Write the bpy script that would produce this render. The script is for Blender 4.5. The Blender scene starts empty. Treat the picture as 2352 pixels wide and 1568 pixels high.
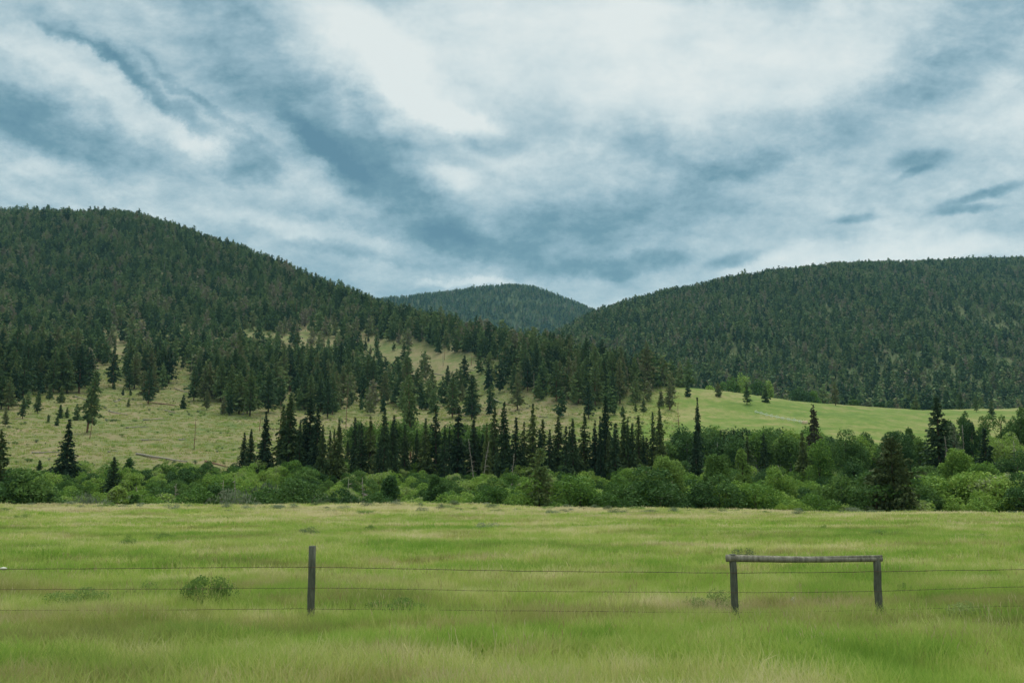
import bpy, math, random
import numpy as np
rng = np.random.default_rng(7)
random.seed(7)
SC = bpy.context.scene
COL = SC.collection
EYE = 3.0
F = 2037.0            # focal length measured on a 2352 px wide photograph
PITCH = math.atan((1050 - 784) / F)
CP, SP = math.cos(PITCH), math.sin(PITCH)

# ---------------------------------------------------------------- geometry of the view (used to survey real positions)
def ray(px, row):
    a = (np.asarray(px, float) - 1176) / F; b = (784 - np.asarray(row, float)) / F
    Y = CP - SP * b; Z = SP + CP * b
    return a / Y, Z / Y                     # tan azimuth, tan elevation per unit of depth

def project(X, Y, Z):
    Z = Z - EYE
    f = CP * Y + SP * Z; up = -SP * Y + CP * Z
    f = np.maximum(f, 1e-3)
    return 1176 + F * X / f, 784 - F * up / f

# ---------------------------------------------------------------- noise
def _hash(ix, iy, seed):
    h = (ix.astype(np.int64) * 374761393 + iy.astype(np.int64) * 668265263 + seed * 1442695041) & 0xffffffff
    h = ((h ^ (h >> 13)) * 1274126177) & 0xffffffff
    return ((h ^ (h >> 16)) & 0xffff) / 65535.0
def vnoise(x, y, seed=0):
    x = np.asarray(x, float); y = np.asarray(y, float)
    ix = np.floor(x); iy = np.floor(y); fx = x - ix; fy = y - iy
    fx = fx * fx * (3 - 2 * fx); fy = fy * fy * (3 - 2 * fy)
    ix = ix.astype(np.int64); iy = iy.astype(np.int64)
    a = _hash(ix, iy, seed); b = _hash(ix + 1, iy, seed); c = _hash(ix, iy + 1, seed); d = _hash(ix + 1, iy + 1, seed)
    return (a * (1 - fx) + b * fx) * (1 - fy) + (c * (1 - fx) + d * fx) * fy
def fbm(x, y, seed=0, oct=4):
    s = 0; a = 0.5; t = 0
    for k in range(oct):
        s = s + a * vnoise(x * 2 ** k, y * 2 ** k, seed + k * 17); t += a; a *= 0.5
    return s / t * 2 - 1

# ---------------------------------------------------------------- terrain
KX = [-500, 0, 300, 600, 750, 900, 1100, 1270, 1450, 1620, 1850, 2130, 2352, 2850]
LINES = []
def L(Y, rows=None, z=None, px=None):
    px = px or KX
    n = len(px)
    Y = np.array(Y if hasattr(Y, '__len__') else [Y] * n, float)
    if rows is not None:
        u, t = ray(px, rows); zz = EYE + Y * t
    else:
        u, _ = ray(px, [900] * n); zz = np.array(z if hasattr(z, '__len__') else [z] * n, float)
    LINES.append((u, Y, zz))
L(-60, z=1.3); L(3, z=.9); L(10, z=.45); L(16.5, z=.1); L(40, z=-.75); L(70, z=-1.75)
L(92, rows=[1163, 1163, 1162, 1164, 1160, 1160, 1160, 1168, 1171, 1175, 1184, 1182, 1193, 1200])
L(106, z=-7.2)
L([170, 175, 180, 190, 210, 225, 235, 240, 245, 255, 265, 285, 300, 310], z=[-3.8, -3.8, -3.5, -3.0, -2.5, -2.3, -2.3, -2.2, -2.1, -1.8, -1.6, -1.2, -1, -1])
L([185, 190, 195, 205, 230, 245, 255, 260, 262, 272, 282, 302, 322, 340], rows=[1100, 1098, 1092, 1088, 1085, 1083, 1082, 1080, 1078, 1074, 1068, 1062, 1060, 1060])
L([255, 260, 260, 260, 280, 282, 288, 298, 300, 310, 312, 332, 352, 372], rows=[1022, 1020, 1035, 1040, 1035, 1035, 1038, 1045, 1045, 1035, 1030, 1026, 1030, 1030])
L([325, 330, 330, 330, 332, 335, 338, 342, 348, 350, 352, 362, 385, 410], rows=[965, 965, 985, 995, 1000, 1005, 1010, 1013, 1010, 1005, 1000, 1000, 1004, 1004])
L([415, 420, 420, 420, 420, 420, 400, 400, 400, 400, 402, 402, 425, 450], rows=[898, 900, 930, 940, 950, 960, 975, 978, 975, 970, 964, 974, 974, 974])
L([590, 600, 600, 600, 600, 600, 500, 460, 440, 450, 432, 440, 472, 500], rows=[790, 790, 810, 830, 850, 865, 910, 930, 945, 935, 947, 955, 950, 950])
L([880, 900, 900, 900, 850, 750, 620, 530, 490, 490, 462, 482, 522, 560], rows=[665, 660, 670, 690, 725, 790, 830, 870, 900, 905, 931, 945, 940, 940])
L([1350, 1350, 1350, 1220, 1080, 930, 740, 610, 550, 530, 495, 525, 585, 640], rows=[530, 528, 517, 616, 679, 736, 789, 824, 884, 894, 924, 943, 937, 937])
iE = len(LINES) - 1
L([1500, 1500, 1500, 1400, 1300, 1150, 950, 800, 680, 680, 700, 700, 750, 800], z=[315, 320, 320, 230, 150, 100, 60, 45, 42, 43, 45, 44, 49, 52])
iF = len(LINES) - 1
L([1750] * 5 + [1600, 1550, 1500, 1500, 1600, 1720, 1850, 2000, 2080, 2150, 2200, 2300, 2450],
  rows=[502, 492, 496, 508, 518, 700, 800, 860, 850, 782, 738, 708, 670, 652, 632, 631, 627, 624],
  px=[-500, 0, 120, 256, 300, 600, 750, 900, 1100, 1280, 1370, 1500, 1700, 1800, 1930, 2100, 2352, 2850])
iG = len(LINES) - 1
L(2700, z=[250, 250, 220, 150, 130, 120, 120, 120, 120, 120, 150, 200, 250, 250])
L(3500, rows=[800, 780, 705, 693, 682, 668, 660, 667, 693, 720, 750, 790, 820, 820], px=[-500, 0, 700, 880, 1000, 1100, 1170, 1230, 1300, 1370, 1450, 1600, 2000, 2850])
iI = len(LINES) - 1
L(4600, z=120); L(6300, z=90)
K = len(LINES)

def line_tables(u):
    Yk = np.stack([np.interp(u, l[0], l[1]) for l in LINES]); Zk = np.stack([np.interp(u, l[0], l[2]) for l in LINES])
    return Yk, Zk
# smooth the piecewise-linear u dependence
_uu = np.linspace(-1.0, 1.0, 1201)
_Yt, _Zt = line_tables(_uu)
def _smooth(A, w):
    k = np.hanning(w); k /= k.sum()
    return np.stack([np.convolve(np.pad(a, w // 2, mode='edge'), k, mode='valid') for a in A])
for i in range(K):
    w = 61 if 6 < i < iE else (31 if i != iE else 41)
    _Yt[i] = _smooth(_Yt[i:i+1], w)[0]; _Zt[i] = _smooth(_Zt[i:i+1], w)[0]

def tab(u):
    t = (np.clip(u, -0.999, 0.999) + 1) * 600
    i = np.minimum(t.astype(int), 1199); f = t - i
    return _Yt[:, i] * (1 - f) + _Yt[:, i + 1] * f, _Zt[:, i] * (1 - f) + _Zt[:, i + 1] * f

def height(X, Y, detail=True):
    X = np.asarray(X, float); Y = np.asarray(Y, float); shp = X.shape
    X = X.ravel(); Y = Y.ravel()
    u = X / np.maximum(Y, 12)
    Yk, Zk = tab(u)
    d = np.diff(Yk, axis=0); s = np.diff(Zk, axis=0) / d
    m = np.zeros_like(Yk)
    sg = (s[:-1] * s[1:]) > 0
    m[1:-1] = np.where(sg, 2 * s[:-1] * s[1:] / np.where(sg, s[:-1] + s[1:], 1), 0)
    # round the crests a little instead of flattening everything
    m[0] = s[0]; m[-1] = s[-1]
    j = np.clip((Y[None, :] >= Yk).sum(0) - 1, 0, K - 2); ar = np.arange(len(X))
    y0 = Yk[j, ar]; h = d[j, ar]; t = np.clip((Y - y0) / h, 0, 1)
    z = ((1 + 2 * t) * (1 - t) ** 2 * Zk[j, ar] + t * (1 - t) ** 2 * h * m[j, ar] + t * t * (3 - 2 * t) * Zk[j + 1, ar] + t * t * (t - 1) * h * m[j + 1, ar])
    if detail:
        near = np.ones_like(Y)
        for i, wd in ((iE, 260), (iG, 500), (iI, 450)):
            near = np.minimum(near, np.abs(Y - Yk[i]) / wd)
        near = np.clip(near, 0, 1)
        far = np.clip((Y - Yk[12]) / 250, 0, 1) * near
        amp = np.where(Y > Yk[iG], 34, np.where(Y > Yk[iF], 26, 13)) * far
        # gullies run down the slope: noise stretched along the depth
        z = z + amp * (fbm(X / 190 + .25 * Y / 190, Y / 420, 3, 3) - .6) + amp * .35 * fbm(X / 60, Y / 110, 9, 3)
        mid = np.clip((Y - Yk[9]) / 40, 0, 1) * np.clip((Yk[iF] + 200 - Y) / 200, 0, 1)
        z = z + mid * (.9 * fbm(X / 24, Y / 30, 21, 3) + .25 * fbm(X / 5, Y / 6, 22, 2))
        mead = np.clip((Y - 5) / 10, 0, 1) * np.clip((Yk[7] - Y) / 8, 0, 1)
        z = z + mead * (.10 * fbm(X / 3.5, Y / 3, 31, 3) + .22 * fbm(X / 17, Y / 12, 33, 2))
    return z.reshape(shp)

def H1(x, y): return float(height(np.array([x]), np.array([y]))[0])

# ---------------------------------------------------------------- mesh helpers
def mesh_np(name, V, Q, mats=None, mi=None, smooth=False):
    """V (n,3); Q (m,4) quads or (m,3) triangles"""
    me = bpy.data.meshes.new(name)
    V = np.asarray(V, np.float32); Q = np.asarray(Q, np.int32)
    me.vertices.add(len(V)); me.vertices.foreach_set('co', V.ravel())
    k = Q.shape[1]
    me.loops.add(Q.size); me.loops.foreach_set('vertex_index', Q.ravel())
    me.polygons.add(len(Q)); me.polygons.foreach_set('loop_start', np.arange(0, Q.size, k, dtype=np.int32))
    me.polygons.foreach_set('loop_total', np.full(len(Q), k, np.int32))
    if mats:
        for m in mats: me.materials.append(m)
    if mi is not None: me.polygons.foreach_set('material_index', np.asarray(mi, np.int32))
    if smooth: me.polygons.foreach_set('use_smooth', np.ones(len(Q), bool))
    me.update(calc_edges=True)
    return me
class MB:
    def __init__(s): s.V = []; s.Q = []; s.M = []; s.n = 0
    def add(s, V, Q, m=0):
        V = np.asarray(V, float); Q = np.asarray(Q, int)
        if len(V) == 0: return
        s.V.append(V); s.Q.append(Q + s.n); s.M.append(np.full(len(Q), m)); s.n += len(V)
    def tube(s, pts, radii, k=6, m=0, cap=True, rough=0, seed=0):
        pts = np.asarray(pts, float); n = len(pts)
        r_ = np.random.default_rng(seed + 5)
        d = np.gradient(pts, axis=0); d /= np.linalg.norm(d, axis=1)[:, None] + 1e-9
        ref = np.array([0, 0, 1.]) if abs(d[0, 2]) < .8 else np.array([1., 0, 0])
        a = np.cross(d, ref); a /= np.linalg.norm(a, axis=1)[:, None] + 1e-9; b = np.cross(d, a)
        ang = np.arange(k) / k * 2 * math.pi
        rr = np.asarray(radii, float)[:, None] * (1 + rough * (r_.random((n, k)) - .5))
        V = pts[:, None, :] + rr[..., None] * (np.cos(ang)[None, :, None] * a[:, None, :] + np.sin(ang)[None, :, None] * b[:, None, :])
        V = V.reshape(-1, 3); Q = []
        for i in range(n - 1):
            for j in range(k):
                Q.append((i * k + j, i * k + (j + 1) % k, (i + 1) * k + (j + 1) % k, (i + 1) * k + j))
        if cap:
            V = np.vstack([V, pts[0], pts[-1]])
            for j in range(0, k):
                jn = (j + 1) % k
                Q.append((n * k, jn, j, j)); Q.append((n * k + 1, (n - 1) * k + j, (n - 1) * k + jn, (n - 1) * k + jn))
        Q = np.array(Q)
        s.add(V, Q, m)
    def leaves(s, C, A, B, m=0):
        """diamond leaves: centre, half axes"""
        n = len(C); V = np.stack([C - A, C + B, C + A, C - B], 1).reshape(-1, 3)
        s.add(V, np.arange(4 * n).reshape(n, 4), m)
    def mesh(s, name, mats, smooth=False):
        V = np.vstack(s.V); Q = np.vstack(s.Q); M = np.concatenate(s.M)
        # degenerate quads (caps) are real triangles
        tri = Q[:, 2] == Q[:, 3]
        if tri.any():
            me = bpy.data.meshes.new(name)
            me.vertices.add(len(V)); me.vertices.foreach_set('co', V.astype(np.float32).ravel())
            tot = np.where(tri, 3, 4); st = np.concatenate([[0], np.cumsum(tot)[:-1]])
            mask = np.ones(Q.shape, bool); mask[tri, 3] = False
            li = Q[mask].astype(np.int32)
            me.loops.add(len(li)); me.loops.foreach_set('vertex_index', li)
            me.polygons.add(len(Q)); me.polygons.foreach_set('loop_start', st.astype(np.int32)); me.polygons.foreach_set('loop_total', tot.astype(np.int32))
            for m in mats: me.materials.append(m)
            me.polygons.foreach_set('material_index', M.astype(np.int32))
            if smooth: me.polygons.foreach_set('use_smooth', np.ones(len(Q), bool))
            me.update(calc_edges=True); return me
        return mesh_np(name, V, Q, mats, M, smooth)
def rvec(r, n):
    v = r.normal(size=(n, 3)); return v / np.linalg.norm(v, axis=1)[:, None]

def tag(o, label=None, cat=None, group=None, kind=None):
    if label: o['label'] = label
    if cat: o['category'] = cat
    if group: o['group'] = group
    if kind: o['kind'] = kind
    return o
def obj(name, me, parent=None, loc=None):
    o = bpy.data.objects.new(name, me); COL.objects.link(o)
    if parent is not None: o.parent = parent
    if loc is not None: o.location = loc
    return o
def empty(name, loc=(0, 0, 0), rz=0, sc=1):
    o = bpy.data.objects.new(name, None); COL.objects.link(o)
    o.location = loc; o.rotation_euler = (0, 0, rz); o.scale = (sc, sc, sc) if not hasattr(sc, '__len__') else sc
    o.empty_display_size = .5
    return o

# ---------------------------------------------------------------- materials
def newmat(name):
    m = bpy.data.materials.new(name); m.use_nodes = True
    nt = m.node_tree; nt.nodes.clear()
    return m, nt, nt.nodes, nt.links
class N:
    def __init__(s, nt): s.nt = nt
    def __call__(s, t, ins=None, **kw):
        n = s.nt.nodes.new(t)
        for k, v in kw.items(): setattr(n, k, v)
        for k, v in (ins or {}).items():
            i = n.inputs[k]
            if isinstance(v, bpy.types.NodeSocket): s.nt.links.new(v, i)
            else: i.default_value = v
        return n
    def math(s, op, a, b=None, c=None, clamp=False):
        ins = {0: a}
        if b is not None: ins[1] = b
        if c is not None: ins[2] = c
        n = s('ShaderNodeMath', ins, operation=op); n.use_clamp = clamp
        return n.outputs[0]
    def ramp(s, fac, stops):
        n = s('ShaderNodeValToRGB', {0: fac}); e = n.color_ramp.elements
        while len(e) < len(stops): e.new(.5)
        for i, (p, c) in enumerate(stops):
            e[i].position = p; e[i].color = (*c, 1) if len(c) == 3 else c
        return n.outputs[0]
    def mix(s, f, a, b, mode='MIX'):
        n = s('ShaderNodeMix', data_type='RGBA', blend_type=mode)
        for i, v in ((0, f), (6, a), (7, b)):
            if isinstance(v, bpy.types.NodeSocket): s.nt.links.new(v, n.inputs[i])
            else: n.inputs[i].default_value = v if i == 0 or len(v) == 4 else (*v, 1)
        return n.outputs[2]
def leafmat(name, stops, transl=.25, noise=.35, nscale=.8, rough=.75):
    m, nt, nodes, links = newmat(name); g = N(nt)
    oi = g('ShaderNodeObjectInfo'); geo = g('ShaderNodeNewGeometry')
    no = g('ShaderNodeTexNoise', {'Vector': geo.outputs['Position'], 'Scale': nscale, 'Detail': 2.0})
    pi = geo.outputs['Random Per Island']
    f = g.math('ADD', oi.outputs['Random'], g.math('MULTIPLY', g.math('SUBTRACT', no.outputs['Fac'], .5), noise * 2))
    f = g.math('ADD', f, g.math('MULTIPLY', g.math('SUBTRACT', pi, .5), .35), clamp=True)
    c = g.ramp(f, stops)
    d = g('ShaderNodeBsdfPrincipled', {'Base Color': c, 'Roughness': rough, 'Specular IOR Level': .18})
    t = g('ShaderNodeBsdfTranslucent', {'Color': c})
    mx = g('ShaderNodeMixShader', {0: transl, 1: d.outputs[0], 2: t.outputs[0]})
    o = g('ShaderNodeOutputMaterial', {'Surface': mx.outputs[0]})
    return m
def barkmat(name, c1, c2, scale=3, rough=.9):
    m, nt, nodes, links = newmat(name); g = N(nt)
    tc = g('ShaderNodeTexCoord'); mp = g('ShaderNodeMapping', {'Vector': tc.outputs['Object'], 'Scale': (scale * 3, scale * 3, scale * .6)})
    no = g('ShaderNodeTexNoise', {'Vector': mp.outputs[0], 'Scale': 1.0, 'Detail': 5.0, 'Roughness': .65})
    c = g.ramp(no.outputs['Fac'], [(.3, c1), (.7, c2)])
    bp = g('ShaderNodeBump', {'Height': no.outputs['Fac'], 'Strength': .6, 'Distance': .03})
    d = g('ShaderNodeBsdfPrincipled', {'Base Color': c, 'Roughness': rough, 'Specular IOR Level': .2, 'Normal': bp.outputs[0]})
    g('ShaderNodeOutputMaterial', {'Surface': d.outputs[0]})
    return m
M = {}
M['spruce'] = leafmat('spruce_needles', [(0, (.026, .052, .025)), (.45, (.046, .082, .032)), (.8, (.085, .12, .038)), (1, (.125, .155, .045))], .15, .35, .3)
M['pine'] = leafmat('pine_needles', [(0, (.030, .062, .027)), (.45, (.080, .132, .046)), (.85, (.16, .215, .068)), (1, (.20, .19, .09))], .15, .3, .2)
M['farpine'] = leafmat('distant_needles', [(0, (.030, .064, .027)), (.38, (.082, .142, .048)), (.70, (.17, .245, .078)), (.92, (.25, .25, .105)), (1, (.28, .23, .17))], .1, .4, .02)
M['brownpine'] = leafmat('browning_needles', [(0, (.035, .060, .025)), (.5, (.065, .095, .034)), (.88, (.10, .115, .04)), (1, (.17, .12, .05))], .1, .3, .5)
M['rust'] = leafmat('reddish_cone_crown', [(0, (.04, .045, .025)), (.5, (.065, .062, .034)), (1, (.11, .08, .045))], .1, .3, .5)
M['willow'] = leafmat('willow_leaves', [(0, (.060, .125, .027)), (.3, (.11, .205, .036)), (.6, (.19, .30, .052)), (.9, (.31, .41, .085)), (1, (.30, .34, .16))], .3, .3, .5)
M['cotton'] = leafmat('cottonwood_leaves', [(0, (.085, .155, .035)), (.5, (.13, .215, .045)), (1, (.20, .29, .065))], .3, .3, .5)
M['weed'] = leafmat('weed_leaves', [(0, (.13, .21, .05)), (.5, (.19, .28, .07)), (1, (.28, .34, .12))], .35, .3, .8)
M['lime'] = leafmat('lime_leaves', [(0, (.12, .21, .03)), (.6, (.19, .29, .045)), (1, (.27, .36, .06))], .3, .2, .6)
M['dkleaf'] = leafmat('broad_dark_leaves', [(0, (.042, .092, .028)), (.5, (.072, .14, .036)), (1, (.12, .20, .045))], .25, .3, .4)
M['grey'] = leafmat('grey_twigs', [(0, (.12, .15, .085)), (.6, (.18, .205, .12)), (1, (.25, .27, .175))], .05, .3, .6)
M['sage'] = leafmat('sage_leaves', [(0, (.09, .13, .06)), (.6, (.15, .19, .10)), (1, (.25, .28, .19))], .1, .3, .6)
M['bark'] = barkmat('dark_bark', (.045, .032, .022), (.12, .085, .06))
M['redbark'] = barkmat('red_pine_bark', (.12, .065, .04), (.28, .16, .10))
M['aspen'] = barkmat('pale_bark', (.22, .22, .18), (.55, .54, .47))
M['dead'] = barkmat('silver_dead_wood', (.16, .12, .09), (.42, .37, .31))
M['deadred'] = barkmat('rusty_dead_wood', (.14, .07, .045), (.32, .19, .13))
M['post'] = barkmat('weathered_post_wood', (.045, .050, .040), (.16, .155, .12), 6)
M['rail'] = barkmat('weathered_rail_wood', (.09, .078, .062), (.34, .30, .25), 5)
M['rock'] = barkmat('pale_stone', (.40, .38, .32), (.68, .65, .58), 2)

def grassmat(name, zone):
    m, nt, nodes, links = newmat(name); g = N(nt)
    geo = g('ShaderNodeNewGeometry'); P = geo.outputs['Position']
    def noise(sc, det=4., ro=.55, stretch=(1, 1, 1), off=(0, 0, 0)):
        mp = g('ShaderNodeMapping', {'Vector': P, 'Scale': stretch, 'Location': off})
        return g('ShaderNodeTexNoise', {'Vector': mp.outputs[0], 'Scale': sc, 'Detail': det, 'Roughness': ro}).outputs['Fac']
    if zone == 'meadow':
        a = noise(.16, 4, .6, (.55, 1, 1)); b = noise(.9, 5, .65, (.6, 1, 1), (9, 4, 0)); c_ = noise(7., 3, .7)
        f = g.math('ADD', g.math('MULTIPLY', a, .65), g.math('MULTIPLY', b, .35))
        f = g.math('MULTIPLY_ADD', f, 2.0, -.5); sy = g('ShaderNodeSeparateXYZ', {0: P}).outputs[1]; f = g.math('ADD', f, g('ShaderNodeMapRange', {0: sy, 1: 55., 2: 92., 3: 0., 4: .16}).outputs[0]); col = g.ramp(f, [(.30, (.13, .21, .035)), (.46, (.22, .28, .06)), (.58, (.32, .32, .12)), (.72, (.46, .40, .24))])
        red = g.math('MULTIPLY', g.ramp(noise(.35, 4, .6, (.35, 1.4, 1), (3, 31, 0)), [(.57, (0, 0, 0)), (.68, (1, 1, 1))]), .55)
        col = g.mix(red, col, (.20, .13, .07))
        col = g.mix(g.math('MULTIPLY', c_, .4), col, (.07, .10, .02))
    elif zone == 'valley':
        b = noise(.4, 5, .65)
        col = g.ramp(b, [(.35, (.035, .06, .018)), (.6, (.09, .12, .035)), (.75, (.15, .16, .06))])
    elif zone == 'slope':
        a = noise(.025, 5, .6, (.7, 1, 1)); b = noise(.16, 6, .7, (1, .6, 1), (9, 4, 0)); c_ = noise(1.1, 4, .75)
        f = g.math('ADD', g.math('MULTIPLY', a, .5), g.math('MULTIPLY', b, .5))
        f = g.math('MULTIPLY_ADD', f, 1.5, -.22); col = g.ramp(f, [(.30, (.07, .115, .03)), (.43, (.13, .155, .05)), (.53, (.195, .18, .08)), (.64, (.25, .19, .11))])
        # the watered field on the right is a purer green
        at = g('ShaderNodeAttribute', attribute_name='field'); fld = at.outputs['Fac']
        gcol = g.ramp(g.math('ADD', g.math('MULTIPLY', b, .5), g.math('MULTIPLY', a, .5)), [(.34, (.085, .145, .025)), (.47, (.145, .20, .04)), (.54, (.225, .225, .075)), (.66, (.34, .27, .135))])
        col = g.mix(fld, col, gcol)
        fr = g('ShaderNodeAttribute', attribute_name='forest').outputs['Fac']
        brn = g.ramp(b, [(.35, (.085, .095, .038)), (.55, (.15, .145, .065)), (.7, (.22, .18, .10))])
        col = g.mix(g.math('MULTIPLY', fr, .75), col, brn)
        sp = g.ramp(noise(.45, 5, .7, (1, .4, 1), (5, 5, 5)), [(.54, (0, 0, 0)), (.66, (1, 1, 1))])
        col = g.mix(g.math('MULTIPLY', sp, .4), col, (.08, .11, .03))
        col = g.mix(g.math('MULTIPLY', g.math('SUBTRACT', c_, .35), .55, clamp=True), col, (.06, .075, .03))
    else:
        a = noise(.006, 4, .6); b = noise(.03, 6, .7)
        col = g.ramp(g.math('ADD', g.math('MULTIPLY', b, .5), g.math('MULTIPLY', a, .5)), [(.35, (.04, .06, .025)), (.52, (.08, .095, .04)), (.66, (.15, .16, .075)), (.76, (.24, .22, .12))])
    nb = noise(3., 5, .7)
    bp = g('ShaderNodeBump', {'Height': nb, 'Strength': .5, 'Distance': .15})
    d = g('ShaderNodeBsdfPrincipled', {'Base Color': col, 'Roughness': .95, 'Specular IOR Level': .1, 'Normal': bp.outputs[0]})
    g('ShaderNodeOutputMaterial', {'Surface': d.outputs[0]})
    return m
for z_ in ('meadow', 'valley', 'slope', 'hill'): M['g_' + z_] = grassmat(z_ + '_ground', z_)

def blademat(name, stops, redamt=.5):
    m, nt, nodes, links = newmat(name); g = N(nt)
    geo = g('ShaderNodeNewGeometry'); oi = g('ShaderNodeObjectInfo'); P = geo.outputs['Position']
    def noise(sc, det, ro, stretch, off=(0, 0, 0)):
        mp = g('ShaderNodeMapping', {'Vector': P, 'Scale': stretch, 'Location': off})
        return g('ShaderNodeTexNoise', {'Vector': mp.outputs[0], 'Scale': sc, 'Detail': det, 'Roughness': ro}).outputs['Fac']
    a = noise(.16, 4., .6, (.55, 1, 0)); b = noise(.9, 5., .65, (.6, 1, 0), (9, 4, 0))
    f = g.math('MULTIPLY_ADD', g.math('ADD', g.math('MULTIPLY', a, .55), g.math('MULTIPLY', b, .45)), 2.1, -.57)
    f = g.math('ADD', f, g.math('MULTIPLY', g.math('SUBTRACT', oi.outputs['Random'], .5), .07))
    f = g.math('ADD', f, g.math('MULTIPLY', g.math('SUBTRACT', geo.outputs['Random Per Island'], .5), .16))
    # the verge in front of the fence is lusher
    sy = g('ShaderNodeSeparateXYZ', {0: P}).outputs[1]
    lush = g('ShaderNodeMapRange', {0: sy, 1: 12., 2: 26., 3: .02, 4: .02}).outputs[0]
    f = g.math('ADD', f, lush)
    f = g.math('ADD', f, g('ShaderNodeMapRange', {0: sy, 1: 55., 2: 90., 3: 0., 4: .18}).outputs[0])
    f = g.math('ADD', f, g('ShaderNodeMapRange', {0: sy, 1: 105., 2: 160., 3: 0., 4: -.17}).outputs[0])
    col = g.ramp(f, stops)
    dk = g('ShaderNodeMapRange', {0: sy, 1: 105., 2: 160., 3: 1., 4: .8}).outputs[0]
    col = g.mix(1.0, col, g('ShaderNodeCombineColor', {0: dk, 1: dk, 2: dk}).outputs[0], 'MULTIPLY')
    band = g.math('MULTIPLY', g('ShaderNodeMapRange', {0: sy, 1: 12.5, 2: 15., 3: 0., 4: 1.}).outputs[0], g('ShaderNodeMapRange', {0: sy, 1: 16.5, 2: 20., 3: 1., 4: 0.}).outputs[0])
    red = g.math('MULTIPLY', g.ramp(g.math('MULTIPLY_ADD', band, .07, noise(.35, 4., .6, (.35, 1.4, 0), (3, 31, 0))), [(.51, (0, 0, 0)), (.64, (1, 1, 1))]), redamt)
    col = g.mix(red, col, (.30, .20, .12))
    d = g('ShaderNodeBsdfPrincipled', {'Base Color': col, 'Roughness': .7, 'Specular IOR Level': .2})
    t = g('ShaderNodeBsdfTranslucent', {'Color': col})
    mx = g('ShaderNodeMixShader', {0: .45, 1: d.outputs[0], 2: t.outputs[0]})
    g('ShaderNodeOutputMaterial', {'Surface': mx.outputs[0]})
    return m
M['blade'] = blademat('grass_blades', [(.28, (.22, .35, .055)), (.45, (.35, .46, .09)), (.58, (.52, .53, .18)), (.72, (.68, .60, .36))])

# ---------------------------------------------------------------- build the terrain sheet
rowsY = np.concatenate([np.arange(-40, 8, 6.), np.arange(8, 112, .6), np.arange(112, 340, 2.), np.arange(340, 900, 5.), np.arange(900, 2500, 14.), np.arange(2500, 3600, 30.), np.arange(3600, 6300, 150.)])
nc = 520
s_ = np.linspace(-1, 1, nc)
GY = np.repeat(rowsY[:, None], nc, 1)
GX = s_[None, :] * (60 + .95 * np.maximum(GY, 0))
GZ = height(GX, GY)
nr = len(rowsY)
idx = np.arange(nr * nc).reshape(nr, nc)
Q = np.stack([idx[:-1, :-1], idx[:-1, 1:], idx[1:, 1:], idx[1:, :-1]], -1).reshape(-1, 4)
V = np.stack([GX, GY, GZ], -1).reshape(-1, 3)
cx = V[Q].mean(1)
uq = cx[:, 0] / np.maximum(cx[:, 1], 12)
Yk, _ = tab(uq)
zone = np.zeros(len(Q), int)
zone[cx[:, 1] > Yk[6] + 1] = 1
zone[cx[:, 1] > Yk[8] + 4] = 2
zone[cx[:, 1] > Yk[iF]] = 3
zone[cx[:, 1] > np.interp(uq, [-1, 1], [2680, 2680])] = 4

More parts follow.
